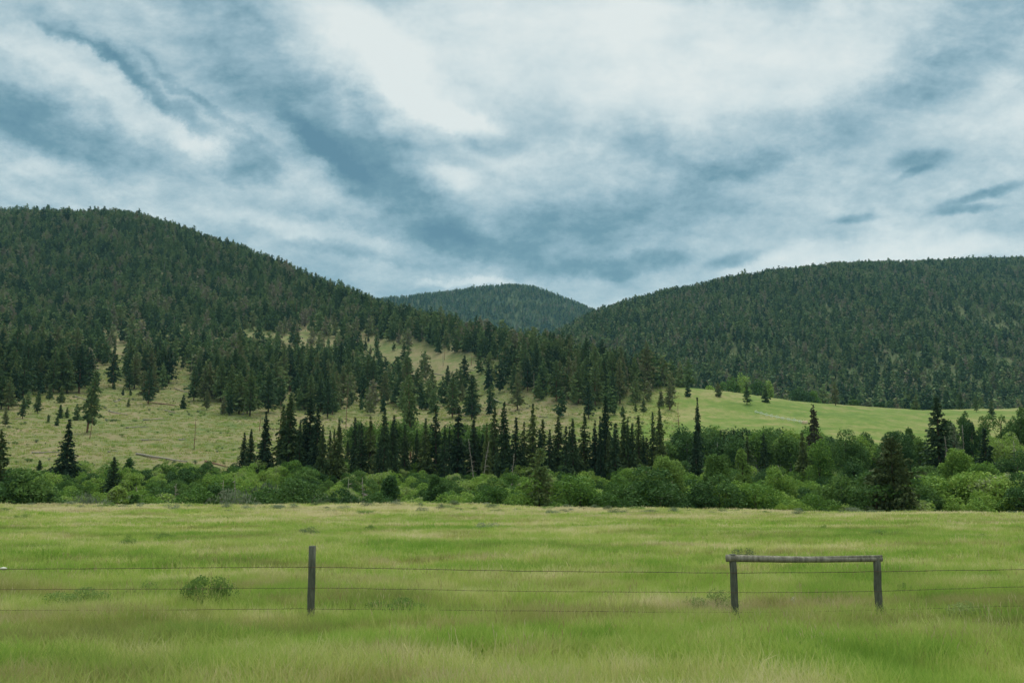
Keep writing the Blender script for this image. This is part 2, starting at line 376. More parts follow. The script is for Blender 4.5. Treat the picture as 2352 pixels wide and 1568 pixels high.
# where the forest stands, as a density 0..1 surveyed over the slopes
def ell(px, row, cx, cy, rx, ry, ang=0):
    a = math.radians(ang); dx = px - cx; dy = row - cy
    x = dx * math.cos(a) + dy * math.sin(a); y = -dx * math.sin(a) + dy * math.cos(a)
    return np.clip(1.6 - (x * x / rx ** 2 + y * y / ry ** 2), 0, 1)
def forest_density(X, Y, Z):
    px, row = project(X, Y, Z)
    Yk, _ = tab(X / np.maximum(Y, 12))
    low = np.interp(px, [-400, 0, 60, 110, 190, 260, 330, 400, 450, 540, 640, 760, 900, 1000, 1100, 1190, 1300, 1420, 1500, 1600, 1680, 1750],
                    [955, 945, 925, 905, 900, 900, 915, 885, 915, 955, 950, 962, 955, 945, 945, 955, 950, 938, 912, 890, 872, 860])
    n = fbm(X / 28, Y / 40, 77, 3)
    d = 1.0 * np.clip((low + 12 + n * 45 - row) / 48, 0, 1)
    # thinner belt with clearings on the nose of the spur
    belt = np.clip((row - np.interp(px, [200, 420, 700, 1000, 1200, 1300, 1500], [740, 735, 715, 765, 815, 850, 895])) / 40, 0, 1) * np.clip((px - 200) / 60, 0, 1) * (px < 1560)
    for e in ((545, 885, 105, 62, 0), (1290, 865, 130, 60, 10), (770, 875, 60, 32, 0), (500, 800, 60, 30, 0), (350, 850, 60, 45, 0), (1420, 905, 50, 26, 10)): belt = belt * (1 - .75 * ell(px, row, *e))
    n2_ = fbm(X / 13, Y / 34, 78, 3); cl = np.clip((n2_ * .7 + n * .5 - .02) / .28, 0, 1)
    d = d * (1 - belt * (1 - (.15 + .34 * cl)))
    for e in ((255, 800, 36, 120, 18), (415, 865, 26, 50, -45), (430, 760, 40, 14, 5), (590, 782, 40, 26, 12), (690, 800, 60, 34, 12), (690, 905, 30, 16, 0), (860, 905, 30, 16, 0),
              (1060, 880, 85, 36, 18), (1120, 930, 70, 20, 5), (920, 815, 60, 22, 12), (1000, 905, 50, 22, 0), (1340, 850, 18, 30, 30), (1000, 820, 60, 14, 15), (505, 800, 25, 18, 10),
              (480, 770, 30, 9, 5), (145, 640, 12, 5, 0), (370, 633, 12, 5, 0), (330, 745, 30, 10, 0), (1180, 830, 25, 14, 20), (845, 830, 30, 14, 10)):
        d = d * (1 - .9 * np.clip(ell(px, row, *e) * 1.1 - .2 + .4 * n, 0, .88))
    left = (Y < Yk[iE] + 60)
    # right hill: solid, with stony gaps low on the right
    dr = np.ones_like(d) * np.clip((Y - Yk[iF] + 20) / 30, 0, 1)
    gap = ell(px, row, 2200, 800, 190, 85) * np.clip(.2 + 1.8 * fbm(X / 45, Y / 70, 55, 3), 0, .75)
    dr = dr * (1 - gap)
    d = np.where(left, d, np.where(Y < Yk[iF] - 20, 0.0, dr))
    d = np.where((Y > Yk[iE] + 60) & (px < 1400), 1, d)
    return d
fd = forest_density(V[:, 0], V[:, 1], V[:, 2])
fpx, frow = project(V[:, 0], V[:, 1], V[:, 2])
field = np.clip((fpx - 1290 - .8 * (980 - frow)) / 180, 0, 1)

def submesh(name, k, mat):
    sel = zone == k; q = Q[sel]
    used, inv = np.unique(q.ravel(), return_inverse=True)
    me = mesh_np(name, V[used], inv.reshape(-1, 4), [mat], smooth=True)
    for an, arr in (('forest', fd), ('field', field)):
        a = me.attributes.new(an, 'FLOAT', 'POINT'); a.data.foreach_set('value', arr[used].astype(np.float32))
    o = obj(name, me); tag(o, kind='structure'); return o
submesh('meadow', 0, M['g_meadow'])
submesh('valley_floor', 1, M['g_valley'])
submesh('grassy_hillside', 2, M['g_slope'])
submesh('forested_hill', 3, M['g_hill'])
submesh('distant_hill', 4, M['g_hill'])

# running terrain skyline per azimuth, to skip trees nobody could see
SB = 300; ub = np.linspace(-.75, .75, SB); yb = np.concatenate([np.arange(20, 600, 5.), np.arange(600, 3600, 12.)])
UU, YY = np.meshgrid(ub, yb); el = (height(UU * YY, YY) - EYE) / YY
sky_el = np.maximum.accumulate(el, 0)
def visible(X, Y, Ztop, slack=4):
    iu = np.clip(((X / Y + .75) / 1.5 * (SB - 1)).round().astype(int), 0, SB - 1); iy = np.clip(np.searchsorted(yb, Y) - 1, 0, len(yb) - 1)
    return (Ztop + slack - EYE) / Y > sky_el[iy, iu]

# ---------------------------------------------------------------- plants: generators
def conifer(seed, H, R, base=.08, nb=260, cl=7, size=.45, shape=.85, droop=.25, rise=.1, ragged=.35, mat='spruce', bark='bark', dead=.0, lean=0, trunk_r=None, cw=.45):
    r = np.random.default_rng(seed)
    t = np.sort(r.random(nb)); z = H * (base + (1 - base) * t)
    az = r.random(nb) * 2 * math.pi + np.arange(nb) * 2.4
    env = (1 - t) ** shape
    # bulges and gaps around the crown
    lob = 1 + ragged * np.sin(az * 2 + z * 1.1 + seed) * .5 + ragged * (vnoise(az * 1.3, z * 9 / H, seed) - .5) * 1.6
    Lb = np.maximum(R * env * lob * (.65 + .5 * r.random(nb)), .06 * R + .03 * H * (1 - t) * .3)
    taper = np.clip((t) / .12, .55, 1); Lb = Lb * taper
    k = np.maximum(2, (cl * (Lb / R) ** .6).round().astype(int))
    bi = np.repeat(np.arange(nb), k)
    s = (.12 + .88 * r.random(len(bi)) ** .75)
    Ls = Lb[bi] * s
    pitch = rise * (t[bi] * 1.6 - .3) - .1
    zz = z[bi] + Ls * pitch - droop * Ls ** 2 / (R + .01) * (1 - .5 * t[bi])
    aa = az[bi] + r.normal(size=len(bi)) * .10
    C = np.stack([Ls * np.cos(aa), Ls * np.sin(aa), zz], 1)
    C += r.normal(size=C.shape) * size * .22
    if lean: C[:, 0] += lean * (C[:, 2] / H) ** 1.3 * H
    rad = np.stack([np.cos(aa), np.sin(aa), pitch - 1.6 * droop * Ls / (R + .01)], 1); rad /= np.linalg.norm(rad, axis=1)[:, None]
    sd = size * (.65 + .7 * r.random(len(bi))) * (.55 + .6 * (1 - t[bi]))
    up = rvec(r, len(bi)) * .8 + np.array([0, 0, .2])
    B = np.cross(rad, up); B /= np.linalg.norm(B, axis=1)[:, None] + 1e-9
    crown = MB(); crown.leaves(C, rad * sd[:, None], B * sd[:, None] * cw)
    # second spray hanging below
    hang = np.stack([rad[:, 0] * .4, rad[:, 1] * .4, -np.ones(len(bi)) * .8], 1)
    crown.leaves(C + hang * sd[:, None] * .3, hang * sd[:, None] * .7, B * sd[:, None] * cw)
    tr = MB(); rt = trunk_r or H * .016
    zs = np.array([0 - .6, H * .25, H * .6, H * .98]); xs = lean * (np.maximum(zs, 0) / H) ** 1.3 * H
    tr.tube(np.stack([xs, 0 * zs, zs], 1), [rt * 1.15, rt, rt * .6, .02], 6)
    for i in range(int(14 * dead)):
        h = H * r.uniform(.12, base + .1); a = r.random() * 6.28; l = R * r.uniform(.3, .8); x0 = lean * (h / H) ** 1.3 * H
        tr.tube([(x0, 0, h), (x0 + l * math.cos(a), l * math.sin(a), h - .1 * l)], [.05, .015], 3)
    return crown.mesh('crown', [M[mat]]), tr.mesh('trunk', [M[bark]], True)

def broadleaf(seed, H, W, nl=14, leaves=3000, size=.2, base=.2, mat='willow', bark='bark', top=1.0, one=False, stems=4, lobe=.32):
    r = np.random.default_rng(seed)
    # lobes fill an ellipsoid crown
    P = []
    while len(P) < nl:
        p = r.uniform(-1, 1, 3)
        if (p ** 2).sum() < 1 and (p ** 2).sum() > .08: P.append(p)
    P = np.array(P)
    cz = H * (base + (1 - base) * .5)
    C = P * np.array([W * .68, W * .68, H * (1 - base) * .5 * .74]) + np.array([0, 0, cz])
    # narrower toward the foot and toward the top
    rr = W * lobe * (.7 + .6 * r.random(nl)) * (1.25 if H > 2.4 * W else 1)
    w = rr ** 2; li = r.choice(nl, leaves, p=w / w.sum())
    d = rvec(r, leaves); d[:, 2] = np.abs(d[:, 2]) * np.where(r.random(leaves) < .78, 1, -1)
    rad = rr[li] * (.55 + .5 * r.random(leaves) ** .5)
    rad *= 1 + .35 * (vnoise(d[:, 0] * 3 + li, d[:, 1] * 3 + d[:, 2] * 2, seed) - .5)
    X = C[li] + d * rad[:, None] * np.array([1, 1, .85 * min(max(H * (1 - base) / (2 * W), 1), 2.2)])
    X[:, 2] = np.maximum(X[:, 2], .05)
    nrm = d * .7 + rvec(r, leaves) * .9; nrm /= np.linalg.norm(nrm, axis=1)[:, None]
    A = np.cross(nrm, rvec(r, leaves)); A /= np.linalg.norm(A, axis=1)[:, None] + 1e-9; B = np.cross(nrm, A)
    sz = size * (.6 + .8 * r.random(leaves))
    cr = MB(); cr.leaves(X, A * sz[:, None], B * sz[:, None] * .6)
    tr = cr if one else MB(); mi = 1 if one else 0
    order = np.argsort(-rr)[:max(stems, 3) + 4]
    rt = max(.03, H * .013)
    if stems == 1:
        tr.tube([(0, 0, -.5), (.02 * H, 0, H * .25), (-.01 * H, .01 * H, H * .55), (0, 0, H * .8)], [rt * 1.3, rt, rt * .7, rt * .3], 6, m=mi)
        for j in order:
            zz = min(C[j, 2] * .75, H * .6); tr.tube([(0, 0, zz * .75), tuple(C[j] * [.5, .5, .93]), tuple(C[j])], [rt * .5, rt * .32, rt * .12], 4, m=mi)
    else:
        for j in order:
            tr.tube([(r.normal() * .1 * W, r.normal() * .1 * W, -.3), tuple(C[j] * [.5, .5, .55]), tuple(C[j])], [rt, rt * .7, rt * .25], 4, m=mi)
    if one: return cr.mesh('shrub', [M[mat], M[bark]])
    return cr.mesh('crown', [M[mat]]), tr.mesh('trunk', [M[bark]], True)

def twiggy(seed, H, W, n=170, mat='grey'):
    """leafless grey bush: many fine upright twigs with a haze of buds"""
    r = np.random.default_rng(seed); mb = MB()
    for i in range(n):
        a = r.random() * 6.28; q = r.random() ** .6 * W; h = H * r.uniform(.55, 1) * (1 - .35 * (q / W) ** 2)
        x, y = q * math.cos(a), q * math.sin(a)
        p0 = np.array([x * .35, y * .35, 0]); p1 = np.array([x * .8, y * .8, h * .55]); p2 = np.array([x * 1.05 + r.normal() * .1, y * 1.05 + r.normal() * .1, h])
        mb.tube([p0, p1, p2], [.03, .02, .006], 3, cap=False)
    m = n * 9; a = r.random(m) * 6.28; q = r.random(m) ** .55 * W; hz = H * (.25 + .7 * r.random(m)) * (1 - .35 * (q / W) ** 2)
    C = np.stack([q * np.cos(a), q * np.sin(a), hz], 1); A = rvec(r, m) * .05 + np.array([0, 0, .14]); B = np.cross(A, rvec(r, m)) * .35
    mb.leaves(C, A, B)
    return mb.mesh('grey_shrub', [M[mat]])

def snag(seed, H, r0=.18, mat='dead', nb=18, bl=1.0):
    r = np.random.default_rng(seed); mb = MB()
    z = np.linspace(-.4, H, 7); wob = np.cumsum(r.normal(size=(7, 2)) * .05, 0)
    mb.tube(np.stack([wob[:, 0], wob[:, 1], z], 1), np.linspace(r0, r0 * .25, 7), 6, rough=.15)
    for i in range(nb):
        h = H * r.uniform(.25, .95); a = r.random() * 6.28; l = bl * r.uniform(.3, 1) * (1.15 - h / H)
        mb.tube([(0, 0, h), (l * .6 * math.cos(a), l * .6 * math.sin(a), h + .05 * l), (l * math.cos(a + .3), l * math.sin(a + .3), h - .15 * l)], [.05, .03, .01], 3, cap=False)
    return mb.mesh('dead_tree', [M[mat]])

# ---------------------------------------------------------------- scattering of stuff (one object each, instances made by geometry nodes)
def library(name, meshes):
    c = bpy.data.collections.new(name)
    for i, me in enumerate(meshes):
        o = bpy.data.objects.new(name + '_form', me); c.objects.link(o)
    return c
def scatter(name, P, scale, lib, label, cat=None, tilt=0.0, flat=1.0):
    n = len(P)
    me = bpy.data.meshes.new(name); me.vertices.add(n); me.vertices.foreach_set('co', np.asarray(P, np.float32).ravel())
    rot = np.stack([rng.normal(size=n) * tilt, rng.normal(size=n) * tilt, rng.random(n) * 6.283], 1)
    a = me.attributes.new('rot', 'FLOAT_VECTOR', 'POINT'); a.data.foreach_set('vector', rot.astype(np.float32).ravel())
    sc = np.asarray(scale, float)
    if sc.ndim == 1: sc = np.stack([sc, sc, sc], 1)
    a = me.attributes.new('sca', 'FLOAT_VECTOR', 'POINT'); a.data.foreach_set('vector', sc.astype(np.float32).ravel())
    a = me.attributes.new('pick', 'INT', 'POINT'); a.data.foreach_set('value', rng.integers(0, len(lib.objects), n).astype(np.int32))
    me.update()
    o = obj(name, me); tag(o, label, cat, kind='stuff')
    ng = bpy.data.node_groups.new(name + '_scatter', 'GeometryNodeTree')
    ng.interface.new_socket('Geometry', in_out='INPUT', socket_type='NodeSocketGeometry')
    ng.interface.new_socket('Geometry', in_out='OUTPUT', socket_type='NodeSocketGeometry')
    g = N(ng); gi = g('NodeGroupInput'); go = g('NodeGroupOutput')
    m2p = g('GeometryNodeMeshToPoints', {'Mesh': gi.outputs[0]})
    ci = g('GeometryNodeCollectionInfo'); ci.inputs['Collection'].default_value = lib; ci.inputs['Separate Children'].default_value = True; ci.inputs['Reset Children'].default_value = True
    def attr(nm, t):
        q = g('GeometryNodeInputNamedAttribute', data_type=t); q.inputs['Name'].default_value = nm; return q.outputs['Attribute']
    e2r = g('FunctionNodeEulerToRotation', {0: attr('rot', 'FLOAT_VECTOR')})
    iop = g('GeometryNodeInstanceOnPoints', {'Points': m2p.outputs[0], 'Instance': ci.outputs[0], 'Pick Instance': True, 'Instance Index': attr('pick', 'INT'), 'Rotation': e2r.outputs[0], 'Scale': attr('sca', 'FLOAT_VECTOR')})
    ng.links.new(iop.outputs[0], go.inputs[0])
    md = o.modifiers.new('scatter', 'NODES'); md.node_group = ng
    return o

# ---------------------------------------------------------------- placing trees surveyed in the view
def place_px(px, Y):
    u, _ = ray(px, 1050); x = float(u) * Y; return x, Y
def tree_at(px, top, Y):
    """base point and height of a tree whose top is seen at row `top` and that stands at depth Y"""
    u, t = ray(px, top); x = float(u) * Y; z = H1(x, Y)
    return x, z, EYE + Y * float(t) - z
class Kind:
    """a library of full-detail trees of one kind, of unit variants with known height"""
    def __init__(s, forms): s.forms = forms           # list of (crown, trunk, height)
    def put(s, name, x, y, z, h, i=0, rz=0, w=1.0, **kw):
        f = s.forms[i % len(s.forms)]
        k = h / f[2]
        e = empty(name, (x, y, z - .05), rz, (k * w, k * w, k))
        obj('trunk', f[1], e); obj('crown', f[0], e)
        tag(e, **kw); return e

spruce_forms = [(*conifer(100 + i, 22, 4.5 if i < 4 else 3.6, nb=460, cl=12, size=.48, shape=.95 if i % 2 else .8, droop=.38, ragged=.45, base=.03, dead=.3), 22) for i in range(7)]
SPR = Kind(spruce_forms)
spire_forms = [(*conifer(130 + i, 20, 2.2 + .2 * i, nb=360, cl=9, size=.44, shape=.6 + .07 * i, droop=.5, ragged=.55, base=.03 + .03 * (i % 3), dead=.7, lean=.012 * (i % 3 - 1)), 20) for i in range(8)]
SPI = Kind(spire_forms)
pine_forms = [(*conifer(160 + i, 18, 3.6, nb=210, cl=10, size=.55, shape=.70, droop=.08, rise=.35, ragged=.75, base=.14, mat='pine', bark='redbark' if i % 3 == 0 else 'bark', dead=.8, cw=.55), 18) for i in range(7)]
PIN = Kind(pine_forms)
young_forms = [(*conifer(180 + i, 7, 1.9, nb=120, cl=8, size=.42, shape=.75, droop=.05, rise=.4, ragged=.4, base=.02, mat='pine', cw=.6), 7) for i in range(4)]
YNG = Kind(young_forms)

# ---- valley spruces, by hand: (px, top row, depth, kind, width factor, label)
G_SPR = 'dark spruces rising from the creek thicket'
SP_LIST = [
 (5, 990, 118, 'S', 1.25, 'big dark spruce cut off by the left edge, before the grassy slope'),
 (160, 962, 168, 'S', 1.15, 'ragged dark spruce alone at left between the grassy slope and the grey brush'),
 (263, 1048, 150, 'S', 1.3, 'small neat cone-shaped spruce at the foot of the left slope, behind the grey brush'),
 (562, 992, 205, 'S', 1.0, 'shorter spruce at the left end of the spruce row beside the open grass'),
 (578, 984, 200, 'S', .95, 'spruce second in from the left end of the spruce row, lower than its right neighbour'),
 (612, 944, 196, 'S', 1.1, 'pointed spruce clear of the tall clump, at its left, bare ground behind its tip'),
 (652, 930, 198, 'S', .85, 'slim spruce on the left shoulder of the tallest dark clump'),
 (668, 906, 196, 'S', 1.1, 'tallest spruce of the dark clump on the left of the thicket'),
 (690, 968, 194, 'S', .8, 'lower spruce wedged in the middle of the tall dark clump'),
 (714, 912, 198, 'S', 1.15, 'broad spruce in the right half of the tall dark clump'),
 (731, 938, 194, 'S', .95, 'spruce on the right shoulder of the tall dark clump'),
 (742, 975, 190, 'S', .9, 'short spruce skirting the right foot of the tall dark clump'),
 (780, 962, 192, 'S', 1.05, 'single pointed spruce just right of the tall dark clump'),
 (770, 985, 194, 'P', 1.0, 'thin spire leaning against the single pointed spruce right of the tall clump'),
 (831, 972, 205, 'P', 1.1, 'thin spire right of the single pointed spruce, lower of a close pair'),
 (852, 955, 207, 'P', 1.3, 'thin spire right of the single pointed spruce, taller of a close pair'),
 (884, 940, 200, 'S', .85, 'dense dark spruce with a blunt column shape left of the slim spires'),
 (903, 968, 202, 'P', 1.2, 'slim spire touching the right side of the dense column-shaped spruce'),
 (872, 1010, 172, 'P', 1.1, 'small yellowish spire standing forward in the bright shrubs'),
 (931, 975, 206, 'P', 1.0, 'slim spire with shrubs up to its waist, left of two bare-looking ones'),
 (958, 985, 208, 'P', .9, 'shortest of the slim spires below the open slope pine'),
 (979, 960, 204, 'P', 1.05, 'slim spire before the light green shrubs at mid left'),
 (1003, 928, 206, 'P', 1.15, 'very tall slim spire with light green bushes behind it'),
 (1022, 975, 200, 'P', .85, 'low slim spire between two very tall ones'),
 (1051, 934, 206, 'P', 1.3, 'very tall shaggy spire right of the low slim one'),
 (909, 1030, 172, 'P', 1.0, 'small spire half sunk in the shrubs below the dense column-shaped spruce'),
 (1118, 972, 192, 'S', .75, 'dark spruce left of centre with drooping skirts'),
 (1135, 930, 204, 'P', 1.0, 'bare-stemmed spire sticking up behind the drooping spruce'),
 (1158, 922, 200, 'S', .72, 'tall dark spruce at the centre left with a thin tip'),
 (1184, 958, 198, 'P', 1.2, 'slim spire between the two tall central spruces'),
 (1205, 968, 205, 'P', 1.2, 'slim spire leaning towards the tall central spruce'),
 (1224, 926, 200, 'S', .8, 'tall bushy spruce right above the lone forward pine'),
 (1240, 985, 194, 'S', .7, 'spruce tucked behind the crown of the lone forward pine'),
 (1282, 955, 204, 'P', 1.25, 'grey-green spire right of the lone forward pine'),
 (1262, 985, 198, 'P', 1.1, 'low spire behind the right side of the lone forward pine'),
 (1298, 978, 192, 'P', 1.0, 'low spire left of the evenly spaced spires at the centre right'),
 (1315, 960, 198, 'P', 1.1, 'first of the evenly spaced spires at the centre right'),
 (1340, 948, 202, 'P', 1.2, 'tall thin spire beside the bushiest centre-right spruce'),
 (1366, 965, 200, 'P', 1.15, 'thin spire just left of the bushiest centre-right spruce'),
 (1390, 908, 204, 'S', .85, 'bushiest and tallest spruce at the centre right'),
 (1378, 955, 196, 'S', .6, 'lower spruce leaning on the left of the bushiest centre-right spruce'),
 (1412, 985, 192, 'P', 1.2, 'low yellowish spire right of the bushiest spruce'),
 (1434, 950, 200, 'P', 1.15, 'thin spire before the pinkish patch of field'),
 (1451, 972, 198, 'P', 1.1, 'thin spire on the left of the big rounded cottonwood'),
 (1466, 952, 206, 'P', 1.1, 'spire rising directly behind the left lobe of the big cottonwood'),
 (1499, 945, 208, 'S', .55, 'left one of the close spruce pair behind the big rounded cottonwood'),
 (1514, 934, 206, 'S', .75, 'right one of the close spruce pair behind the big rounded cottonwood'),
 (1601, 912, 212, 'S', .62, 'tall column-shaped spruce standing against the green field'),
 (1597, 990, 180, 'S', 1.15, 'broad lower spruce between the two big cottonwoods'),
 (1867, 928, 214, 'R', .9, 'reddish brown cone-laden spruce standing against the green field'),
 (1842, 992, 182, 'S', 1.1, 'dark green spruce just left of and below the reddish one'),
 (2150, 908, 190, 'S', 1.25, 'nearly black broad spruce at the right end of the green field'),
 (2260, 982, 150, 'S', 1.25, 'dark cone-shaped spruce among the round trees on the far right'),
]
rust_forms = [(*conifer(150, 20, 2.9, nb=320, cl=9, size=.5, shape=.6, droop=.35, ragged=.35, base=.05, mat='rust', dead=.4), 20)]
RUS = Kind(rust_forms)
for i, (px, top, Y, k, w, lab) in enumerate(SP_LIST):
    x, z, h = tree_at(px, top, Y)
    {'S': SPR, 'P': SPI, 'R': RUS}[k].put('spruce_tree', x, Y, z, h, i, i * 1.7, w, label=lab, cat='spruce', group=G_SPR)
# thin anonymous spires that fill the row behind
for i in range(62):
    px = rng.uniform(800, 1500) if i > 12 else rng.uniform(600, 800); Y = rng.uniform(196, 240); top = 950 + 85 * rng.random() ** .7
    if i > 52: px = rng.uniform(1640, 1760); top = rng.uniform(985, 1005)
    x, z, h = tree_at(px, top, Y)
    SPI.put('spruce_tree', x, Y, z, h, i, i * 2.1, rng.uniform(.8, 1.5), label='thin dark spire in the crowded back rank of the creek spruces' if i <= 52 else 'thin dark spire among the aspens in front of the green field', cat='spruce', group='thin spires behind the creek spruces' if i <= 52 else 'thin spires among the aspens')

# ---- lone pines
bp = Kind([(*conifer(201, 14, 3.0, nb=210, cl=12, size=.42, shape=.45, droop=.12, rise=.3, ragged=.8, base=.24, mat='pine', bark='bark', dead=1, cw=.6), 14)])
x, z, h = tree_at(1240, 1028, 98); bp.put('pine_tree', x, 98, z, h, 0, .5, .85, label='lone pine with a bare dark lower trunk at the meadow edge, photo centre', cat='pine tree')
bp2 = Kind([(*conifer(207, 14, 4.3, nb=420, cl=14, size=.42, shape=.5, droop=.10, rise=.25, ragged=.6, base=.05, mat='brownpine', bark='bark', dead=.3, cw=.6), 14)])
x, z, h = tree_at(2045, 1005, 101); bp2.put('pine_tree', x, 101, z, h, 0, .5, .95, label='big broad browning pine at the meadow edge right of centre', cat='pine tree')
lp = Kind([(*conifer(211, 20, 3.1, nb=240, cl=11, size=.5, shape=.45, droop=.12, rise=.1, ragged=.9, base=.18, mat='pine', bark='redbark', dead=1, lean=.12, cw=.6), 20)])
x, z, h = tree_at(208, 855, 300); lp.put('pine_tree', x, 300, z, h, 0, 0, .9, label='tall leaning ragged pine on the open left slope', cat='pine tree')
x, z, h = tree_at(946, 860, 268); lp.put('pine_tree', x, 268, z, h, 0, 2.2, .75, label='tall ragged pine behind the slim spires left of centre', cat='pine tree')

# ---- small pines dotted over the open slope and the field (surveyed): px, top row, base row, width, label
SLOPE = [
 (15, 935, 980, 'small pine near the left edge on the open slope'), (55, 913, 963, 'bushy pine below the left forest edge'), (90, 896, 951, 'pine with a dark crown below the left forest edge'),
 (116, 882, 917, 'lone young pine high on the left open slope'), (143, 886, 925, 'slim young pine right of the highest one on the left open slope'), (140, 928, 961, 'light green young pine in the low clump left of the leaning pine'),
 (155, 935, 960, 'rounded young pine in the low clump left of the leaning pine'), (178, 927, 966, 'dark young pine nearest the leaning pine on its left'), (132, 954, 978, 'lowest small pine of the clump left of the leaning pine'),
 (112, 951, 971, 'small round pine left of the clump on the open slope'), (296, 915, 935, 'tiny pine above the long fallen logs'), (263, 876, 894, 'tiny pine right of the leaning pine top'), (283, 892, 908, 'tiny pine under the forest edge above the fallen logs'),
 (300, 893, 909, 'tiny twin pine under the forest edge above the fallen logs'), (422, 906, 939, 'small pine right of the rusty fallen log'), (477, 892, 942, 'neat small pine standing alone below the dense grove'), (530, 906, 954, 'small pine with a bare trunk below the dense grove'),
 (92, 1055, 1096, 'faint small pine at the foot of the left slope'), (300, 838, 896, 'full dark pine at the bottom of the bare strip'), (333, 850, 918, 'full dark pine above the rusty fallen log'), (355, 838, 916, 'right one of the full pines above the rusty fallen log'),
 (692, 893, 920, 'tiny pine in the clearing above the tallest spruce clump'), (1062, 881, 925, 'small pine in the central clearing, left of two logs'), (1579, 878, 911, 'pine on the crest of the green field, leftmost of the spaced ones'),
 (1649, 876, 911, 'pine on the crest of the green field left of the light green trees'), (1714, 876, 929, 'taller lone pine in front of the light green trees'), (1757, 885, 924, 'flat-bottomed pine right of the taller lone one on the field crest'),
 (1537, 874, 942, 'slim long-trunked pine at the left end of the green field'), (1518, 896, 933, 'slim low pine left of the long-trunked one by the green field'), (1917, 880, 931, 'pine with spaced branches behind the field crest, right of the round green bushes'),
 (2205, 900, 938, 'lone pine in the far field right of the black spruce'), (2240, 908, 946, 'lone pine in the far field, right neighbour of the first'), (2276, 918, 968, 'dark pine at the far field edge near the right side'),
 (2103, 905, 935, 'small dark pine in the far field left of the black spruce'), (1460, 925, 945, 'tiny pine on the grass below the spur'), (1478, 912, 946, 'thin-trunked small pine on the grass below the spur'), (1430, 930, 958, 'small round-topped pine at the foot of the spur'),
]
yb2 = np.arange(100, 900, 2.)
def depth_of_row(px, row, ymin=185, ymax=800):
    """depth where the ground is seen at this row"""
    u, t = ray(px, row); ys = np.arange(ymin, ymax, 1.5); zz = height(float(u) * ys, ys)
    el = (zz - EYE) / ys
    ok = np.nonzero(el >= t)[0]
    return float(ys[ok[0]]) if len(ok) else float(ys[np.argmax(el)])
taken = []
for i, (px, top, base, lab) in enumerate(SLOPE):
    Y = depth_of_row(px, base); x, z, h = tree_at(px, top, Y); taken.append((x, Y))
    K_ = YNG if h < 9 and base - top < 45 else PIN
    K_.put('pine_tree', x, Y, z, h, i, i * 1.3, 1.0, label=lab, cat='pine tree', group='pines scattered over the open grass')
print('DEPTHS', [(a[0], round(depth_of_row(a[0], a[2]))) for a in SLOPE[::5]])

# ---- hillside forest
def scatter_area(y0, y1, sp, umax=.64):
    """jittered points of roughly even ground density over the wedge seen from the road"""
    area = umax * (y1 ** 2 - y0 ** 2); n = int(area / sp ** 2)
    Y = np.sqrt(rng.random(n) * (y1 ** 2 - y0 ** 2) + y0 ** 2); X = (rng.random(n) * 2 - 1) * umax * Y
    # relax: drop points that crowd
    cell = sp * .62; key = np.floor(X / cell).astype(np.int64) * 100003 + np.floor(Y / cell).astype(np.int64)
    _, first = np.unique(key, return_index=True)
    return X[first], Y[first]
def forest(y0, y1, sp, lo, hi, dens=1.0):
    X, Y = scatter_area(y0, y1, sp); Z = height(X, Y)
    keep = rng.random(len(X)) < forest_density(X, Y, Z) * dens
    X, Y, Z = X[keep], Y[keep], Z[keep]
    Hh = (lo + (hi - lo) * rng.random(len(X)) ** .8) * (1 + .25 * fbm(X / 60, Y / 60, 88, 2)) * np.interp(Y, [450, 800], [1.18, 1])
    small = rng.random(len(X)) < .16; Hh[small] *= .5
    Hh = Hh * np.where(rng.random(len(X)) < .05, 1.3, 1.0)
    v = visible(X, Y, Z + Hh); return X[v], Y[v], Z[v], Hh[v]
X, Y, Z, Hh = forest(300, 1480, 5.1, 11, 19, .88)
Yk, _ = tab(X / Y); m = Y < Yk[iE] + 70
X, Y, Z, Hh = X[m], Y[m], Z[m], Hh[m]
px, row = project(X, Y, Z); pxh = Hh / Y
inframe = (px > -10) & (px < 2362)
# hidden ones low in a dense stand do not count as the largest seen
order = np.argsort(-(pxh * inframe))
NI = 300
ind = order[:NI]; rest = order[NI:]
def where_label(px, row):
    if px < 250: return 'at the lower edge of the left forest' if row > 870 else 'in the left forest beside the bare strip'
    if px < 460: return 'around the bare sandy gully left of the dense grove'
    if px < 650: return 'in the dense grove above the open left slope'
    if px < 860: return 'on the wooded slope above the tallest spruce clump'
    if px < 1010: return 'on the slope above the slim creek spires'
    if px < 1180: return 'in the central clearing strewn with logs'
    if px < 1330: return 'in the grove above the lone forward pine'
    if px < 1480: return 'at the foot of the spur left of the green field'
    return 'on the low end of the spur above the green field'
for n_, i in enumerate(ind):
    hh = Hh[i]; sm = hh < 9
    wl = where_label(px[i], row[i])
    e = (YNG if sm else PIN).put('pine_tree', X[i], Y[i], Z[i], hh, n_, n_ * 2.39, rng.uniform(.85, 1.15),
        label=('short young pine ' if sm else 'tall dark green pine ') + wl, cat='pine tree', group=('young' if sm else 'tall') + ' pines ' + wl)
print('left forest', len(X), 'nearest', Y[ind].min(), 'to', Y[ind].max())
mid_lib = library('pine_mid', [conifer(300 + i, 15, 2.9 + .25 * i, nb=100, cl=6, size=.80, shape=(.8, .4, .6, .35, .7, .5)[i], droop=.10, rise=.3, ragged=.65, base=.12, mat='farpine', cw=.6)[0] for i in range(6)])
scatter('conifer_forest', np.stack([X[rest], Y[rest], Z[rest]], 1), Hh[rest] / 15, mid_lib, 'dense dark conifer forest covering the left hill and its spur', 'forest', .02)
far_lib = library('pine_far', [conifer(320 + i, 15, 3.1 + .3 * i, nb=34, cl=4, size=1.5, shape=(.75, .35, .6, .4, .5)[i], droop=.1, rise=.3, ragged=.6, base=.10, mat='farpine', cw=.65)[0] for i in range(5)])
